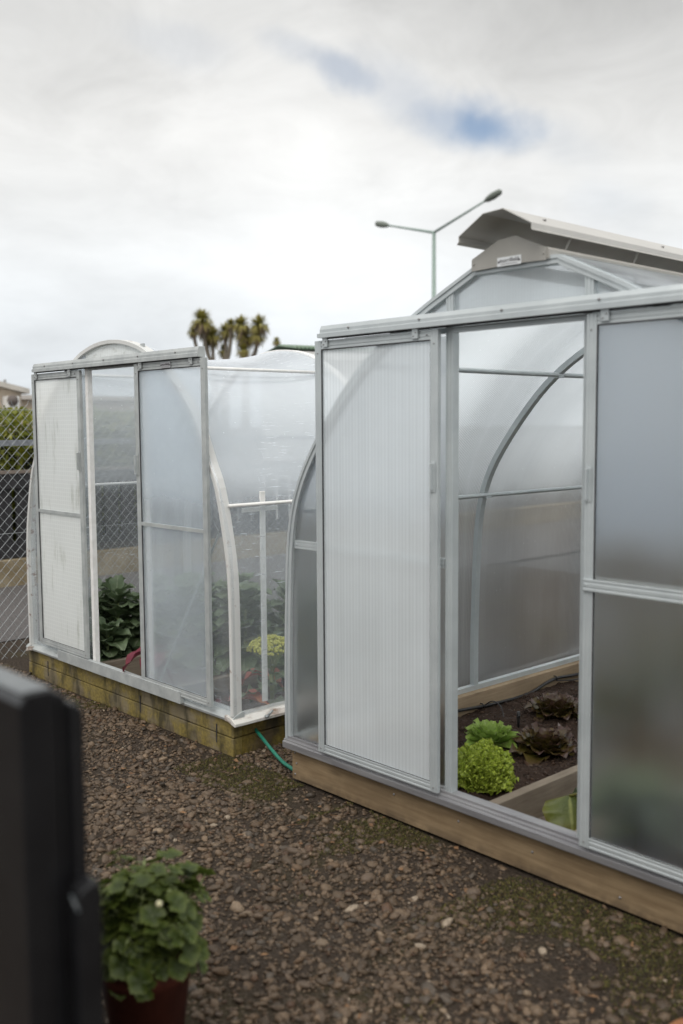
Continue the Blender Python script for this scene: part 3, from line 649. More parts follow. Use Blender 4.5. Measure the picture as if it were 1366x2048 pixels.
# weathered sill
mb = MB(); prism(mb, [(-.022, .172), (-.026, .185), (-.012, .20), (.03, .215), (.045, .215), (.045, .173)], (-2.56, 0, 0), (-.40, 0, 0), (0, 1, 0), (0, 0, 1)); H('sill', mb, ALU_OLD, bevel=.002)
for s_ in (-1, 1):
    mb = MB(); prism(mb, [(s_*1.088, .158), (s_*1.088, .172), (s_*1.055, .192), (s_*1.005, .200), (s_*1.005, .174), (s_*1.03, .173), (s_*1.08, .158)], (CL, -.03, 0), (CL, D2+.19, 0), (1, 0, 0), (0, 0, 1)); H('side_sill', mb, SIDES, bevel=.002)
mb = MB(); box(mb, (-2.085, -.050, .186), (-.80, -.026, .246)); H('door_guide', mb, ALU_OLD, bevel=.001)
mb = MB(); tube(mb, [(-.365, .155, .178), (-.352, .175, .205)], .006, 8); tube(mb, [(-.366, .15, .172), (-.366, .15, .182)], .011, 6); H('bolt', mb, GALV)
for i, y in enumerate((.006, D2)):
    mb = MB(); arch_beam(mb, y, .052, .020, 0, CL, hp2); H('hoop', mb, RUSTW if i == 0 else WHITE, bevel=.006)
# film, sagging between the hoops
mb = MB(); full = [V((CL-p.x, 0, p.y)) for p in hp2]+[V((CL+p.x, 0, p.y)) for p in list(reversed(hp2))[1:]]
Vv = [0]
for i in range(1, len(full)): Vv.append(Vv[-1]+(full[i]-full[i-1]).length)
ys_ = np.linspace(-.012, D2+.012, 22); grid = []
for y in ys_:
    t = min(1, max(0, (y)/D2)); sg = 4*t*(1-t); row = []
    for p in full:
        k = max(0, (p.z-1.0)/1.0); w_ = noise.noise(V((p.x*2.5, y*3, p.z*2.5)))*.012*sg
        row.append(V((p.x+(CL-p.x)*.012*sg+w_*.5, y, p.z-.075*sg*k**1.5+w_)))
    grid.append(row)
sheet(mb, grid, list(ys_), Vv); o = H('cover_film', mb, FILM, solid=.001)
mb = MB(); gable_sheet(mb, CL-1.04, CL+1.04, D2, hp2, CL, .2, None, 30, .0); H('rear_film', mb, FILM, solid=.001)
for xa, xb in ((CL-1.045, -1.735), (-1.115, CL+1.045)):
    mb = MB(); gable_sheet(mb, xa, xb, .0, hp2, CL, .215, None, 14); H('front_film', mb, FILM, solid=.001)
mb = MB(); gable_sheet(mb, -1.735, -1.115, .0, hp2, CL, 1.872, None, 14); H('gable_film', mb, OPAL_OLD, solid=.002)
for offx, zz in ((1.0, 1.178), (.50, 1.842)):
    for s_ in (-1, 1):
        mb = MB(); tube(mb, [(CL+s_*offx, .02, zz), (CL+s_*offx, D2-.02, zz)], .0085, 8); H('purlin', mb, WHITE)
for x in (-1.7055, -1.135):
    mb = MB(); bar(mb, (x, -.004, .215), (x, -.004, 1.87), .028, .03, (1, 0, 0), (0, 1, 0)); H('door_post', mb, WHITE, bevel=.002)
mb = MB(); bar(mb, (-1.69, -.003, 1.865), (-1.15, -.003, 1.865), .022, .025, (0, 0, 1), (0, 1, 0)); H('header', mb, ALU_OLD)
mb = MB(); bar(mb, (-1.155, .005, 1.87), (-1.155, .005, 1.965), .03, .01, (1, 0, 0), (0, 1, 0)); H('gable_post', mb, ALU_OLD)
mb = MB(); bar(mb, (-.56, .03, 1.04), (-1.115, .03, .21), .02, .006, (1, 0, .6), (0, 1, 0)); H('brace', mb, ALU_OLD)
mb = MB(); bar(mb, (-.487, .235, .21), (-.487, .235, 1.235), .010, .030, (1, 0, 0), (0, 1, 0)); H('prop_post', mb, WHITE, bevel=.002)
mb = MB(); bar(mb, (-.496, .12, 1.150), (-.496, .33, 1.150), .007, .022, (1, 0, 0), (0, 0, 1)); H('prop_crossbar', mb, WHITE)
track(g2, -2.268, -.578, 1.888, m=ALU_OLD)
door(g2, -2.317, -1.735, .250, 1.856, OPAL_OLD, 0, 1, y=-.036, wl=.032, wb=.034, frame=ALU_OLD, lower=1.055)
door(g2, -1.163, -.545, .222, 1.862, FILM_DOOR, 0, -1, y=-.036, wl=.034, wb=.036, frame=ALU_OLD, lower=1.055)
n = name_plate(g2, -.865, -.0465, 1.842, .085, .028, simple('grey label', (.30, .30, .31), (.36, .36, .37), 5, .4), .016)
# ------------------------------------------------------------------ soil, beds
def soil(name, x0, x1, y0, y1, z0, amp, seed, mat=SOIL):
    mb = MB(); nx_, ny_ = int((x1-x0)/.012)+2, int((y1-y0)/.016)+2; X = np.linspace(x0, x1, nx_); Y = np.linspace(y0, y1, ny_)
    sheet(mb, [[V((x, y, z0+amp*noise.noise(V((x*4, y*4, seed)))+.35*amp*noise.noise(V((x*16, y*16, seed)))+.18*amp*noise.noise(V((x*50, y*50, seed))))) for y in Y] for x in X], list(X), list(Y))
    return tag(obj(name, mb, mat), kind='structure')
soil('soil', .051, 1.005, .046, DEP, .085, .035, 2)
soil('soil', 1.42, 2.33, .046, DEP, .085, .035, 5)
soil('soil', -2.527, -1.83, .051, D2+.15, .10, .03, 7)
soil('soil', -1.06, -.483, .051, D2+.15, .10, .03, 8)
PATHM = simple('path dirt', (.10, .075, .06), (.16, .125, .10), 25, .9, 0, .6)
soil('path', 1.06, 1.37, .046, DEP, .048, .008, 3, PATHM); soil('path', -1.80, -1.10, .051, D2+.15, .07, .01, 4, PATHM)
def crumbs(name, x0, x1, y0, y1, z0, n, label):
    P = np.stack([rng.uniform(x0, x1, n), rng.uniform(y0, y1, n), np.zeros(n)], 1)
    for i in range(n): P[i, 2] = z0+.035*noise.noise(V((P[i, 0]*4, P[i, 1]*4, 2)))+.002
    v, f, c = pebbles(P, np.clip(rng.lognormal(math.log(.0032), .5, n), .0015, .012), iv1, if1)
    c *= np.array([.42, .30, .24]); tag(npmesh(name, v, f, c, STONE), label, 'soil crumbs', kind='stuff')
crumbs('soil_crumbs', .06, .98, .05, 2.4, .085, 9000, 'dark crumbly soil around the lettuces in the larger greenhouse')
mb = MB(); box(mb, (1.012, .047, .04), (1.055, DEP-.05, .168))
tag(obj('edging_board', mb, GREY_Y, bevel=.003), 'grey brown timber board edging the lettuce bed in the larger greenhouse', 'board', 'bed edging boards')
mb = MB(); box(mb, (1.375, .047, .04), (1.415, DEP-.05, .165))
tag(obj('edging_board', mb, GREY_Y, bevel=.003), 'timber board behind the right sliding door, edging the far side of the path', 'board', 'bed edging boards')
mb = MB(); box(mb, (-1.845, .052, .05), (-1.80, D2+.1, .192))
tag(obj('edging_board', mb, GREY_Y, bevel=.003), 'pale timber board edging the brassica bed, seen in the doorway of the smaller greenhouse', 'board', 'bed edging boards')
mb = MB(); box(mb, (-1.10, .052, .05), (-1.06, D2+.1, .19))
tag(obj('edging_board', mb, GREY_Y, bevel=.003), 'timber board behind the hazy right door of the smaller greenhouse', 'board', 'bed edging boards')
# irrigation pipe along the inner timber
pp = [(.064, .06, .10), (.062, .5, .115), (.064, .95, .118), (.066, 1.25, .098), (.066, 1.6, .090), (.064, 1.85, .128), (.064, 2.2, .112), (.064, 3.5, .1)]
ip = tag(empty('irrigation_pipe', (.064, 1, .1)), 'black irrigation pipe clipped along the inside of the timber base', 'pipe')
mb = MB(); tube(mb, spline(pp, 10), .0085, 8); obj('pipe', mb, PIPE, ip)
for y, z_ in ((.98, .120), (1.22, .100), (1.86, .130)):
    mb = MB(); tube(mb, [(.052, y, z_+.012), (.066, y, z_+.013), (.076, y, z_+.004), (.074, y, z_-.006)], .0035, 6); obj('clip', mb, PIPE, ip)
mb = MB(); tube(mb, spline([(.07, 1.22, .10), (.13, 1.22, .14), (.20, 1.2, .13), (.26, 1.15, .09)], 8), .0032, 6)
tube(mb, spline([(.07, 1.86, .12), (.10, 2.0, .105), (.12, 2.3, .10), (.10, 2.7, .09)], 8), .0032, 6); obj('feeder_tube', mb, PIPE, ip)
mb = MB(); tube(mb, [(.385, 1.10, .07), (.385, 1.10, .150), (.385, 1.10, .165)], [.006, .009, .007], 8); tube(mb, [(.375, 1.10, .135), (.40, 1.09, .15)], .004, 6)
tag(obj('sprinkler_stake', mb, PIPE), 'black plastic sprinkler stake standing in the soil between the lettuces', 'sprinkler')
# hose
mb = MB(); tube(mb, spline([(-.50, .16, .12), (-.434, .135, .100), (-.36, .115, .082), (-.25, .095, .045), (-.13, .07, .022), (.05, .06, .004)], 8), .0085, 10)
tag(obj('garden_hose', mb, HOSE), 'green garden hose coming out of the mossy timber base', 'hose')
# ------------------------------------------------------------------ leaves
def leaf(mb, base, yaw, pitch, L, Wd, curl=.8, ruf=.1, k=5.0, cup=.2, nl=7, nw=4, stem=.15, tip=.75, roll=0, lob=0):
    ph = random.uniform(0, 6.28); cy, sy = math.cos(yaw), math.sin(yaw)
    fx, side = V((cy, sy, 0)), V((-sy, cy, 0)); pos = V((0, 0)); grid = []; T = [i/nl for i in range(nl+1)]
    sc = [(j/nw)*2-1 for j in range(nw+1)]; a = pitch
    for i, t in enumerate(T):
        if i: a = pitch-curl*t**1.3; pos = pos+V((math.cos(a), math.sin(a)))*(L/nl)
        if t < stem: w = Wd*.07
        else:
            q_ = (t-stem)/(1-stem); w = Wd*.5*max(.06, math.sin(math.pi*min(1, q_**tip*.93+.03))**.6)
        if lob: w *= 1+lob*math.sin(t*17+ph)
        n_ = V((-math.sin(a)*cy, -math.sin(a)*sy, math.cos(a))); row = []
        c = base+fx*pos.x+V((0, 0, pos.y))
        for s_ in sc:
            rf = ruf*L*abs(s_)**1.6*math.sin(k*t*math.pi+ph+s_*1.7) if t > stem else 0
            row.append(c+side*(s_*w)*(1-.25*cup*abs(s_))+n_*(cup*w*s_*s_+rf)+side*roll*s_*rf)
        grid.append(row)
    sheet(mb, grid, T, [(s_+1)/2 for s_ in sc]); return mb
def rosette(name, loc, mat, n, L, Wd, p0=.15, p1=1.3, label=None, cat=None, group=None, curl=.6, ruf=.07, k=6, cup=.35, seed=0, nl=7, nw=6, hgt=0, roll=.3):
    random.seed(seed); loc = V(loc); o_ = MB()
    for i in range(n):
        t = i/(n-1); yaw = i*2.39996+random.uniform(-.2, .2); pit = p0+(p1-p0)*t**.8+random.uniform(-.12, .12)
        l = L*(1-.45*t)*random.uniform(.85, 1.12); leaf(o_, V((math.cos(yaw)*.012, math.sin(yaw)*.012, hgt*t)), yaw, pit, l, Wd*(1-.35*t)*random.uniform(.85, 1.15), curl*(1-.3*t), ruf, k, cup, nl, nw, .06, .55, roll)
    o = obj(name, o_, mat); o.location = loc; return tag(o, label, cat, group)
gl = 'lettuces in the bed of the larger greenhouse'
# frilly dome lettuce
def frilly(loc, R_, Hh, label, seed, n=420):
    random.seed(seed); m = MB()
    for i in range(n):
        u_ = random.random(); th = random.uniform(0, 2*math.pi); ph = math.acos(1-u_*.98); rr = random.uniform(.80, 1.04)
        d = V((math.sin(ph)*math.cos(th), math.sin(ph)*math.sin(th), math.cos(ph)))
        c = V((d.x*R_*.92, d.y*R_*.92, d.z*Hh))*rr*.80*(1+.24*noise.noise(d*2.6+V((seed, 0, 0))))
        lf = MB(); leaf(lf, V((0, 0, 0)), 0, 0, random.uniform(.018, .030), random.uniform(.020, .034), -.5, .34, 7, .5, 5, 6, .02, .4, .5)
        zq = d.to_track_quat('X', 'Z').to_matrix() @ Matrix.Rotation(random.uniform(-3.1, 3.1), 3, 'X') @ Matrix.Rotation(random.uniform(-.6, .6), 3, 'Y')
        m.add([zq @ V(p)+c for p in lf.v], lf.f, lf.uv, True)
    for i in range(34):                        # inner leaves
        leaf(m, V((0, 0, 0)), random.uniform(0, 6.28), random.uniform(.1, 1.4), R_*.82, .10, .3, .12, 6, .3, 5, 6, .05, .5, .2)
    o = obj('frilly_lettuce', m, L_FRILL); o.location = loc; return tag(o, label, 'lettuce', gl)
frilly((.735, .40, .085), .150, .175, 'large bright green frilly lettuce right beside the door post', 11, 1700)
frilly((.62, 1.42, .085), .10, .12, 'small bright green frilly lettuce half hidden behind the right door stile', 12, 260)
rosette('butter_lettuce', (.455, .80, .085), L_BUTTER, 34, .145, .115, .25, 1.35, 'mid green smooth lettuce behind the large frilly one', 'lettuce', gl, .35, .07, 7, .5, 21, 7, 6, .01)
rosette('red_lettuce', (.70, .88, .085), L_RED, 44, .175, .120, .12, 1.35, 'nearer dark red lettuce with wavy leaves and green heart', 'lettuce', gl, .45, .10, 6, .3, 22, 8, 6, .015, .6)
rosette('red_lettuce', (.40, 1.38, .085), L_RED, 44, .165, .115, .15, 1.35, 'farther dark red lettuce near the black irrigation pipe', 'lettuce', gl, .45, .10, 6, .3, 23, 8, 6, .015, .6)
hid = 'plants behind the clear right door'
k_ = 0
for (x, y, mat, nm, lb) in ((.55, 2.0, L_KALE, 'cabbage_plant', 'green leafy plant blurred behind the clear right door, highest in the panel'), (.35, 2.7, L_FRILL, 'lettuce_plant', 'light green plant blurred behind the clear right door, farthest back'), (.80, 2.6, L_RED, 'red_lettuce', 'dark reddish plant blurred behind the clear right door'), (1.62, .75, L_PURP, 'red_cabbage', 'purple cabbage blurred low behind the clear right door'), (1.95, 1.3, L_KALE, 'cabbage_plant', 'grey green cabbage at the right edge, behind the clear right door'), (1.7, 2.1, L_KALE, 'cabbage_plant', 'dark green cabbage behind the purple one, through the clear right door')):
    rosette(nm, (x, y, .085), mat, 26, .24, .17, .2, 1.3, lb or 'leafy plant showing only as a dark blur through the clear right door', 'plant', hid, .5, .08, 5, .35, 40+k_); k_ += 1
# cabbage by the path with a yellowing leaf
kp = empty('cabbage_plant', (1.45, .38, .085)); tag(kp, 'cabbage with a yellow green leaf hanging over the path beside the right door', 'cabbage')
random.seed(51); mb = MB()
for i in range(13): leaf(mb, V((1.45, .38, .10+.008*i)), i*2.4, .35+.06*i, .21*random.uniform(.8, 1.1), .17, .7, .07, 5, .3, 8, 6, .15, .6, .3)
leaf(mb, V((1.40, .50, .15)), math.radians(185), .75, .20, .15, 1.2, .06, 5, .4, 8, 6, .1, .6)
leaf(mb, V((1.34, .34, .245)), math.radians(-50), -.7, .15, .19, .6, .04, 5, .2, 8, 6, .05, .5)
leaf(mb, V((1.36, .40, .26)), math.radians(-70), -.3, .13, .17, .8, .05, 5, .2, 8, 6, .05, .5)
leaf(mb, V((1.38, .36, .20)), math.radians(182), .25, .22, .17, 1.3, .06, 5, .4, 8, 6, .1, .6)
obj('leaves', mb, L_KALE, kp)
mb = MB(); leaf(mb, V((1.255, .25, .215)), math.radians(-45), -.75, .17, .19, .6, .10, 6, -.15, 10, 8, .03, .5, .2); tube(mb, spline([(1.42, .34, .14), (1.34, .30, .23), (1.255, .25, .215)], 6), .005, 6)
y_ = obj('yellow_leaf', mb, L_YEL, kp); y_['label'] = 'yellowing leaf drooping over the path'
# brassicas in the small greenhouse
def brassica(x, y, z0, label, seed, hh=.40, mat=L_KALE, n=38, L_=.21, grp='brassicas in the smaller greenhouse'):
    random.seed(seed); e = tag(empty('brassica_plant', (x, y, z0)), label, 'vegetable plant', grp)
    mb = MB(); tube(mb, [(x, y, z0-.02), (x+.01, y, z0+hh*.5), (x, y+.01, z0+hh)], [.012, .010, .006], 7); obj('stalk', mb, L_STEM, e)
    mb = MB()
    for i in range(n):
        t = i/(n-1); leaf(mb, V((x, y, z0+.05+hh*t*.85)), i*2.39996+random.uniform(-.3, .3), .15+.9*t+random.uniform(-.25, .25), L_*random.uniform(.75, 1.2)*(1-.35*t), L_*.78*random.uniform(.75, 1.1)*(1-.25*t), .7+random.uniform(-.2, .6), .07, 4, .3, 8, 6, .28, .6, .3)
    obj('leaves', mb, mat, e); return e
spots = [(-2.28, .30, 'brassica at the front left of the doorway view, against the film'), (-2.08, .52, 'brassica in the middle of the doorway view'), (-2.30, .75, 'brassica behind the first row, left in the doorway'), (-1.98, .92, 'brassica at the right edge of the doorway view'), (-2.30, 1.12, 'brassica in the far left corner of the smaller greenhouse'), (-1.99, .22, 'low brassica just inside the doorway over the pale board'), (-2.02, 1.20, 'brassica by the rear film, left of the white prop')]
for i, (x, y, lb) in enumerate(spots): brassica(x, y, .10, lb, 60+i, .33+.04*(i % 3) if i != 5 else .2)
for i, (x, y, lb) in enumerate(((-.93, .90, 'brassica seen through the film left of the white prop'), (-.66, 1.02, 'brassica seen through the film right of the white prop'), (-1.70, .98, 'brassica at the back, behind the diagonal brace'), (-1.45, .84, 'brassica at the back in line with the right door stile of the smaller greenhouse'), (-1.20, 1.0, 'brassica at the back, just inside the curved white hoop'), (-.95, 1.12, 'rearmost brassica touching the rear film'), (-1.75, .62, 'brassica behind the hazy right door'))): brassica(x, y, .10, lb, 80+i, .44, n=44, L_=.24)
brassica(-2.14, .38, .10, 'leafy brassica filling the centre of the doorway view', 95, .40, L_KALE, 44, .23)
brassica(-2.34, .48, .10, 'tall brassica close to the far film, centre left of the doorway', 96, .42, L_KALE, 40, .23)
brassica(-2.12, .20, .11, 'small dull purple leafed brassica low in the doorway', 90, .12, L_PURP, 10, .17)
mb = MB(); leaf(mb, V((-1.28, .10, .36)), math.radians(-120), -.2, .20, .15, .9, .05, 4, .3, 9, 6, .05, .6)
leaf(mb, V((-1.27, .11, .36)), math.radians(170), .1, .12, .05, .7, .05, 4, .3, 9, 6, .05, .6)
leaf(mb, V((-1.25, .12, .34)), math.radians(-60), -.3, .17, .15, .7, .05, 4, .3, 9, 6, .05, .6)
tube(mb, [(-1.2, .2, .10), (-1.24, .14, .3), (-1.28, .10, .36)], .006, 6)
tag(obj('radicchio_leaf', mb, L_RAD), 'burgundy leaf with pale veins hanging in the doorway of the smaller greenhouse', 'leaf')
def fallen(pos, yaw, pit, L_, W_, label, curl=1.2, mat=L_PINK):
    mb = MB(); leaf(mb, V(pos), yaw, pit, L_, W_, curl, .06, 5, .4, 10, 6, .18, .55, .2, .12); return tag(obj('fallen_leaf', mb, mat), label, 'leaf')
fallen((-.53, .30, .165), math.radians(205), .35, .24, .13, 'pink and orange leaf lying on the soil at the foot of the white prop', .7)
fallen((-.60, .46, .18), math.radians(215), 1.1, .30, .14, 'red arching leaf behind the flowering head', 2.0)
fallen((-.70, .04+.06, .15), math.radians(160), .3, .14, .09, 'dull red leaf lying by the front film', .7, L_RAD)
# flowering head
fx_, fy_ = -.62, .385; e = tag(empty('flowering_broccoli', (fx_, fy_, .11)), 'broccoli gone to yellow green flower behind the film near the hose', 'vegetable plant')
random.seed(99); mb = MB(); fl_ = MB(); tube(mb, [(fx_, fy_, .09), (fx_, fy_, .25), (fx_-.005, fy_, .33)], [.012, .013, .011], 8)
for i in range(16):
    a = i*2.4; rr = .10*math.sqrt(i/16)+.006; tp = V((fx_+rr*math.cos(a), fy_+rr*math.sin(a), .455-rr*rr*3.5)); tube(mb, [(fx_, fy_, .27+.003*i), (fx_+rr*.45*math.cos(a), fy_+rr*.45*math.sin(a), .37), tuple(tp)], [.006, .005, .003], 6)
for i in range(480):
    rr = .122*math.sqrt(random.random()); a = random.uniform(0, 6.28); c = V((fx_+rr*math.cos(a), fy_+rr*math.sin(a), .480-rr*rr*3.2+random.uniform(-.016, .008))); s_ = random.uniform(.005, .0095)
    fl_.add([tuple(c+V(p)*s_*random.uniform(.8, 1.2)) for p in iv1], [tuple(f) for f in if1], None, True)
obj('stems', mb, L_STEM, e); obj('flower_head', fl_, L_FLOW, e)
mb = MB()
for i in range(11): leaf(mb, V((fx_, fy_, .13+.014*i)), i*2.4+1, .3+.05*i, .15*random.uniform(.8, 1.2), .095, 1.0, .1, 6, .3, 8, 6, .25, .6, .3, .18)
obj('leaves', mb, L_KALE, e)
# ------------------------------------------------------------------ foreground: charcoal fence end, pots
CAPM = simple('charcoal top with sky sheen', (.075, .085, .09), (.11, .12, .125), 30, .3, 0, .05, spec=.8)  # charcoal lightened, sky sheen on the post top put into the colour
fe = tag(empty('gate', (2.0, -2.12, 0)), 'charcoal painted timber gate post and palings close to the camera', 'gate')
mb = MB(); prism(mb, [(-2.157, 0), (-2.157, 1.196), (-2.150, 1.210), (-2.112, 1.210), (-2.106, 1.198), (-2.106, 0)], (.6, 0, 0), (2.066, 0, 0), (0, 1, 0), (0, 0, 1)); obj('post', mb, CHAR, fe, bevel=.003)
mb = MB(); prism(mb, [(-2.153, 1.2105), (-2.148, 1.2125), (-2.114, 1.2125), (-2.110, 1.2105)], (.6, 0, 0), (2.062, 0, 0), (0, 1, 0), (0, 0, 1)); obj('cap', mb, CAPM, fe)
mb = MB(); prism(mb, [(-2.105, 0), (-2.105, 1.200), (-2.100, 1.204), (-2.093, 1.196), (-2.093, 0)], (.6, 0, 0), (2.064, 0, 0), (0, 1, 0), (0, 0, 1)); obj('batten', mb, CHAR, fe, bevel=.003)
mb = MB(); prism(mb, [(-2.092, 0), (-2.092, 1.188), (-2.084, 1.190), (-2.074, 1.176), (-2.074, 0)], (.6, 0, 0), (2.077, 0, 0), (0, 1, 0), (0, 0, 1)); obj('paling', mb, CHAR, fe, bevel=.004)
mb = MB(); prism(mb, [(-2.104, 0), (-2.104, .945), (-2.098, .953), (-2.078, .958), (-2.072, .946), (-2.072, 0)], (2.079, 0, 0), (2.109, 0, 0), (0, 1, 0), (0, 0, 1)); obj('latch_post', mb, CHAR, fe, bevel=.004)
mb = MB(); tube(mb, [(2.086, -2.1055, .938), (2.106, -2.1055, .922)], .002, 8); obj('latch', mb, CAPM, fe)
pc = V((1.190, -1.462, 0)); pe = tag(empty('potted_geranium', pc), 'leafy green geranium in a terracotta pot beside the charcoal gate', 'potted plant')
mb = MB(); lathe(mb, [(0, .0), (.085, .0), (.108, .205), (.116, .207), (.119, .240), (.110, .241), (.107, .215), (.0, .215)], pc, 36); obj('pot', mb, TERRA, pe)
def gleaf(mb, c, nrm, R_):
    """round lobed scalloped leaf"""
    n_ = 30; q_ = nrm.to_track_quat('Z', 'X').to_matrix() @ Matrix.Rotation(random.uniform(0, 6.28), 3, 'Z'); vs = []; rings = (0, .45, .8, 1)
    for r_ in rings[1:]:
        for k in range(n_):
            a = 2*math.pi*k/n_; rr = R_*r_*(1+.08*math.cos(a*5)*r_+.05*math.cos(a*15)*r_)*(1-.45*math.exp(-((a-math.pi)/.25)**2)*r_)
            vs.append(q_ @ V((rr*math.cos(a), rr*math.sin(a), R_*(.22*r_*r_+.07*math.sin(a*5)*r_)))+c)
    vs.append(q_ @ V((0, 0, 0))+c); ci = len(vs)-1; fs = []; uv = []
    for k in range(n_): fs.append((ci, k, (k+1) % n_)); uv.append([(0, .3), (.5, .3), (.5, .3)])
    for j in range(2):
        for k in range(n_): fs.append((j*n_+k, (j+1)*n_+k, (j+1)*n_+(k+1) % n_, j*n_+(k+1) % n_)); r1, r2 = rings[j+1], rings[j+2]; uv.append([(r1, .3), (r2, .3), (r2, .3), (r1, .3)])
    mb.add(vs, fs, uv, True)
random.seed(5); mb = MB(); st = MB()
sprigs = [(k*2.4+random.uniform(-.4, .4), random.uniform(0, 1)) for k in range(24)]
for si, (a, q_) in enumerate(sprigs):
    el = .15+1.15*q_**.7+random.uniform(-.1, .1); R_ = random.uniform(.12, .185); d = V((math.cos(a)*math.cos(el), math.sin(a)*math.cos(el), math.sin(el)))
    c0 = pc+V((0, 0, .28)); c1 = c0+V((d.x*R_*1.08, d.y*R_*1.08, d.z*R_*1.3-.015)); tube(st, spline([c0, (c0+c1)/2+V((0, 0, .02)), c1], 4), .003, 5)
    for i in range(17):
        t = random.uniform(.25, 1.05); p = c0+(c1-c0)*t; o_ = V((random.gauss(0, 1), random.gauss(0, 1), random.gauss(.2, 1))).normalized()*random.uniform(.02, .052); c = p+o_
        gleaf(mb, c, (o_.normalized()*.6+d*.5+V((random.gauss(0, .25), random.gauss(0, .25), .6))).normalized(), random.uniform(.014, .034)); tube(st, [p, c], .0012, 4)
for i in range(40):
    a = random.uniform(0, 6.28); r_ = random.uniform(.09, .15); c = pc+V((r_*math.cos(a), r_*math.sin(a), random.uniform(.20, .30))); gleaf(mb, c, V((math.cos(a), math.sin(a), .5)).normalized(), random.uniform(.018, .032))
obj('leaves', mb, L_GER, pe); obj('stems', st, L_STEM, pe)
mb = MB(); bc = at(318, 1808, 2.02); mb.add([tuple(bc+V(p)*.0065) for p in iv2], [tuple(f) for f in if2], None, True); obj('flower_bud', mb, simple('cream bud', (.7, .65, .35), (.8, .75, .5), 30), pe)
mb = MB(); c = V((2.285, -.715, 0)); lathe(mb, [(0, 0), (.07, 0), (.088, .17), (.098, .172), (.100, .202), (.091, .203), (.086, .17), (0, .165)], c, 36)
tag(obj('plant_pot', mb, ORANGE), 'orange terracotta pot of which only the rim shows in the bottom right corner', 'pot')
# ------------------------------------------------------------------ background: chain-link fence
cf = tag(empty('chain_link_fence', (-3.0, .3, 0)), 'galvanised chain link fence with a rail, behind the smaller greenhouse', 'fence')
FX = -3.0; y0, y1 = -1.2, 5.6; zt = 1.70; d_ = .0335; mb = MB()
def wire(a, b_, r=.0014):
    mb.add(*tubeq(a, b_, r))
def tubeq(a, b_, r):
    a, b_ = V(a), V(b_); t = (b_-a).normalized(); u_ = V((1, 0, 0)); w = t.cross(u_)
    vs = [p+(u_*math.cos(k*math.pi/2)+w*math.sin(k*math.pi/2))*r for p in (a, b_) for k in range(4)]
    return vs, [(k, (k+1) % 4, 4+(k+1) % 4, 4+k) for k in range(4)]
H_ = zt; nW = int((y1-y0)/(2*d_)); vr = .036
for i in range(-int(H_/vr/2)-1, nW+1):
    for sgn in (1, -1):
        ya = y0+i*2*d_ if sgn > 0 else y0+i*2*d_+H_/vr*d_
        # straight diagonal from bottom to top, clipped to the panel
        za, zb = 0.02, H_; yA, yB = ya, ya+sgn*H_/vr*d_
        lo_, hi_ = 0.0, 1.0
        for (yy, s1) in ((y0, 1), (y1, -1)):
            fa, fb = s1*(yA-yy), s1*(yB-yy)
            if fa < 0 and fb < 0: lo_ = 2
            elif fa < 0: lo_ = max(lo_, fa/(fa-fb))
            elif fb < 0: hi_ = min(hi_, fa/(fa-fb))
        if lo_ >= hi_: continue
        Pp = lambda t: (FX+.0012*sgn, yA+(yB-yA)*t, za+(zb-za)*t); wire(Pp(lo_), Pp(hi_))
        if hi_ == 1.0: e_ = V(Pp(1.0)); wire(e_, e_+V((0, sgn*.006, .022)), .0014)
obj('mesh', mb, GALV, cf)
mb = MB(); tube(mb, [(FX, y0, 1.66), (FX, y1, 1.66)], .0018, 5); tube(mb, [(FX, y0, .85), (FX, y1, .85)], .0015, 5); obj('strain_wire', mb, GALV, cf)
mb = MB(); box(mb, (FX-.04, y0, 1.425), (FX-.006, y1, 1.463)); obj('rail', mb, simple('grey rail', (.22, .23, .25), (.27, .28, .30), 8, .5, .3), cf)
for yy in (-1.1, 1.42, 4.6):
    mb = MB(); tube(mb, [(FX-.055, yy, 0), (FX-.055, yy, 1.58)], .022, 12); obj('post', mb, GALV, cf)
# slatted fence and kerb
sf = tag(empty('paling_fence', (-6.05, 2, 0)), 'dark charcoal slatted timber fence in front of the hedge', 'fence')
for k in range(46):
    y = -1.6+k*.195; mb = MB(); box(mb, (-6.06, y, .285), (-6.035, y+.150, 1.04)); obj('slat', mb, CHARF, sf)
for z0, z1 in ((.95, 1.095), (.27, .42)):
    mb = MB(); box(mb, (-6.033, -1.6, z0), (-6.0, 7.4, z1)); obj('rail', mb, CHARF, sf)
mb = MB(); box(mb, (-6.08, -1.6, 1.096), (-5.99, 7.4, 1.125)); obj('cap', mb, simple('weathered cap', (.16, .13, .11), (.22, .18, .15), 8, .7), sf)
mb = MB(); box(mb, (-6.12, -8, -.02), (-5.95, 14, .262)); tag(obj('kerb_wall', mb, CONC, bevel=.01), 'low lichen stained concrete kerb under the charcoal slatted fence', 'kerb')
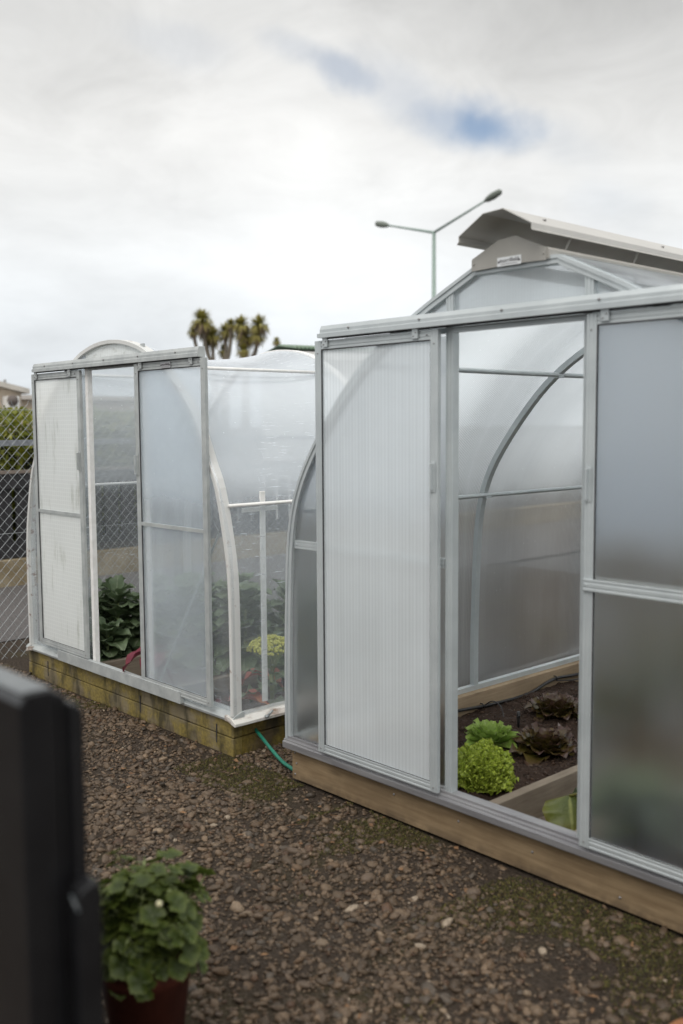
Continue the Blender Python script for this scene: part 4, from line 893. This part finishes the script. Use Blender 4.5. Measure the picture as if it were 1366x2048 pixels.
# hedge
random.seed(31)
def leafcloud(pts, sz, asp=.5):
    m = MB()
    for p in pts:
        d = V((random.gauss(0, 1), random.gauss(0, 1), random.gauss(.3, 1))).normalized(); s_ = d.orthogonal().normalized(); s_.rotate(Matrix.Rotation(random.uniform(0, 6.28), 3, d)); l = sz*random.uniform(.6, 1.3); n_ = d.cross(s_)
        a = V(p); m.add([a, a+d*l*.5+s_*l*asp*.5+n_*l*.06, a+d*l, a+d*l*.5-s_*l*asp*.5+n_*l*.06], [(0, 1, 2, 3)], [[(.3+.5*random.random(), .3)]*4])
    return m
hp_ = []
while len(hp_) < 16000:
    x, y, z_ = random.uniform(-6.95, -6.14), random.uniform(-1.6, 3.9), random.uniform(.3, 1.80)
    top = 1.70+.10*noise.noise(V((x*1.5, y*1.5, 4)))+.05*noise.noise(V((x*6, y*6, 4))); fr_ = -6.22+.10*noise.noise(V((y*2.2, z_*2.2, 8)))
    if z_ > top or x > fr_: continue
    dd = min(top-z_, fr_-x, y+1.6+.05, 3.9-y)
    if random.random() < math.exp(-dd/.07)*(.55+.9*max(0, noise.noise(V((x*5, y*5, z_*5))))): hp_.append((x, y, z_))
hg = tag(empty('hedge', (-6.5, 1, 0)), 'yellow green clipped hedge behind the charcoal slatted fence', 'hedge')
obj('leaves', leafcloud(hp_, .075, .55), L_HEDGE, hg)
mb = MB()
for k in range(60):
    y = -1.5+k*.09; x = random.uniform(-6.8, -6.4); tube(mb, [(x, y, 0), (x+random.uniform(-.1, .1), y+.05, .8), (x+random.uniform(-.2, .2), y+random.uniform(-.15, .15), 1.55)], [.02, .014, .006], 5)
obj('branches', mb, BARK, hg)
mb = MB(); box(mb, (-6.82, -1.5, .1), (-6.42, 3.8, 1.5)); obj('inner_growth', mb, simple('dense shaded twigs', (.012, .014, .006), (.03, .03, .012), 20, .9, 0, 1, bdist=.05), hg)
# houses
def wallquad(p_list, th): pass
hs = tag(empty('house', (-17, 3.4, 0)), 'beige house with a sloping roof edge and a white outdoor heat pump unit', 'house')
def Hh(n_, m_, mt): return obj(n_, m_, mt, hs)
A = onx(-160, 735, -16.0); B = onx(42, 786, -16.0)
mb = MB(); prism(mb, [(A.y, 0), (B.y, 0), (B.y, B.z), (A.y, A.z)], (-16.0, 0, 0), (-22, 0, 0), (0, 1, 0), (0, 0, 1)); Hh('wall', mb, CREAM)
mb = MB(); sl = (B.z-A.z)/(B.y-A.y); prism(mb, [(A.y, A.z+.01), (B.y+.12, B.z+.01+sl*.12), (B.y+.12, B.z+.11+sl*.12), (A.y, A.z+.11)], (-15.85, 0, 0), (-22.1, 0, 0), (0, 1, 0), (0, 0, 1)); Hh('roof', mb, simple('cream roof edge', (.5, .47, .42), (.6, .56, .5), 5, .6))
c0 = onx(17, 792, -15.7); c1 = onx(39, 826, -15.7)
mb = MB(); box(mb, (-15.99, c0.y, c1.z), (-15.68, c1.y, c0.z)); ac = Hh('heat_pump', mb, WHITE)
mb = MB(); cc = onx(25, 801, -15.67); tube(mb, [(-15.679, cc.y, cc.z), (-15.65, cc.y, cc.z)], .11, 20); obj('fan_grille', mb, simple('fan dark', (.12, .10, .09), (.18, .15, .13), 30, .7), ac)
v0 = onx(10, 771, -16.2); mb = MB(); tube(mb, [(-16.2, v0.y, v0.z-.05), (-16.2, v0.y, v0.z+.12)], .03, 8); Hh('vent_pipe', mb, simple('grey pipe', (.2, .2, .2), (.25, .25, .25)))
s2 = tag(empty('outbuilding', (-19, 9, 0)), 'long low beige building beyond the hedge, right of the house', 'building')
A = onx(44, 790, -18.0); B = onx(430, 792, -18.0)
mb = MB(); box(mb, (-22, A.y-1.5, 0), (-18, B.y, A.z-.1)); obj('wall', mb, CREAM, s2)
mb = MB(); box(mb, (-22.1, A.y-1.6, A.z-.099), (-17.85, B.y+.1, A.z)); obj('roof', mb, simple('pale roof', (.5, .46, .42), (.58, .54, .5), 5, .6), s2)
# green roofed shed
sh = tag(empty('shed', at(600, 860, 14)), 'shed with a green corrugated roof and pale gutter showing above the smaller greenhouse', 'shed')
P0, P1 = at(556, 689.5, 14), at(775, 708, 15.0); dv = V(((P1-P0).x, (P1-P0).y, 0)).normalized(); nv_ = V((dv.y, -dv.x, 0))
if nv_.dot(V((CAM.x, CAM.y, 0))-V((P0.x, P0.y, 0))) < 0: nv_ = -nv_
ln = (P1-P0).length; zr = P0.z; mb = MB(); Q0 = V((P0.x, P0.y, 0)); rows = []
for k in range(0, 61):
    t = k/60*ln; c = Q0+dv*t; w_ = .02 if k % 2 else 0
    rows.append([c+nv_*-1.2+V((0, 0, zr-.25+w_)), c+V((0, 0, zr+w_-.02)), c+nv_*.5+V((0, 0, zr-.085+w_))])
sheet(mb, rows, list(range(61)), [0, 1, 2], False); obj('roof', mb, GREENR, sh, solid=.02)
mb = MB(); c = Q0+nv_*.5; prism(mb, [(0, zr-.22), (.06, zr-.22), (.06, zr-.125), (0, zr-.125)], c, c+dv*ln, tuple(nv_), (0, 0, 1)); obj('gutter', mb, WHITE, sh)
mb = MB(); c = Q0+nv_*.40; prism(mb, [(-1.4, 0), (0, 0), (0, zr-.135), (-1.4, zr-.38)], c+dv*.25, c+dv*(ln-.25), tuple(nv_), (0, 0, 1)); obj('wall', mb, simple('pale weatherboard', (.80, .79, .77), (.86, .85, .83), 4, .7), sh)
# street lamp
hub = at(868, 465, 35); lp = tag(empty('street_lamp', (hub.x, hub.y, 0)), 'double armed street lamp standing behind the greenhouses', 'street lamp')
mb = MB(); tube(mb, [(hub.x, hub.y, 0), (hub.x, hub.y, hub.z)], [.11, .065], 12); obj('pole', mb, LAMPG, lp)
fh = V((fw.x, fw.y, 0)).normalized(); ax_ = (r0*1.6-fh*2.1)
for s_ in (1, -1):
    e_ = hub+ax_*s_+V((0, 0, .68)); mb = MB(); tube(mb, [hub, e_], [.05, .032], 8); obj('arm', mb, LAMPG, lp)
    dn = (e_-hub).normalized(); mb = MB(); tube(mb, [e_-dn*.15, e_, e_+dn*.25, e_+dn*.55, e_+dn*.62], [.05, .10, .125, .10, .03], 10); obj('lamp_head', mb, simple('dark lamp head', (.12, .14, .12), (.18, .2, .17)), lp)
# cabbage trees
def crown(parent, x, y, rpx, Dd, seed):
    random.seed(seed); c = at(x, y, Dd); R_ = rpx/FPX*Dd; m = MB(); dm = MB()
    for i in range(330):
        th = random.uniform(0, 6.28); zz = random.uniform(-.9, 1); rr = math.sqrt(1-zz*zz); d = V((rr*math.cos(th), rr*math.sin(th), zz)); L_ = R_*random.uniform(.8, 1.25); tgt = m if zz > -.45 or random.random() < .3 else dm
        s_ = d.cross(V((0, 0, 1))).normalized()*L_*.055; a = c+d*R_*.08; mid = c+d*L_*.6; en = c+d*L_*.95+V((0, 0, -L_*(.12 if zz > .1 else .35)))
        tgt.add([a-s_*.6, a+s_*.6, mid+s_, mid-s_, en], [(0, 1, 2, 3), (3, 2, 4)], [[(.1, .3), (.1, .3), (.6, .3), (.6, .3)], [(.6, .3), (.6, .3), (1, .3)]])
    obj('crown', m, L_CORD, parent); obj('dead_skirt', dm, L_DEAD, parent); return c
def ctree(base, heads, fork, label, seed, Dd=40):
    b_ = at(base[0], base[1], Dd); b_.z = 0; e = tag(empty('cabbage_tree', b_), label, 'tree', 'cabbage trees on the skyline')
    f_ = at(fork[0], fork[1], Dd); mb = MB(); tube(mb, [b_, f_], [.2, .15], 8)
    for i, (x, y, r_) in enumerate(heads):
        c = crown(e, x, y, r_, Dd+random.uniform(-.5, .5), seed+i); mb2 = mb; mid = (f_+c)/2+V((0, 0, -.1))+r0*((c-f_).dot(r0)*.25)
        tube(mb2, [tuple(p) for p in spline([f_, mid, c], 5)], .075, 7)
    obj('trunk', mb, BARK, e)
ctree((428, 850), ((404, 640, 27), (386, 662, 14), (425, 672, 24), (412, 660, 22)), (430, 742), 'leftmost cabbage tree, with the tallest spiky head', 200)
ctree((448, 850), ((452, 662, 22), (448, 700, 16), (462, 648, 14)), (450, 740), 'slim cabbage tree second from the left, with brownish heads', 220)
ctree((490, 850), ((482, 650, 24), (490, 672, 26), (487, 700, 18), (518, 650, 25), (515, 672, 20)), (492, 735), 'bushiest cabbage tree, third from the left, with a side branch', 240)
ctree((553, 850), ((553, 683, 11),), (553, 730), 'small lone cabbage tree head just above the green shed roof', 260, 60)
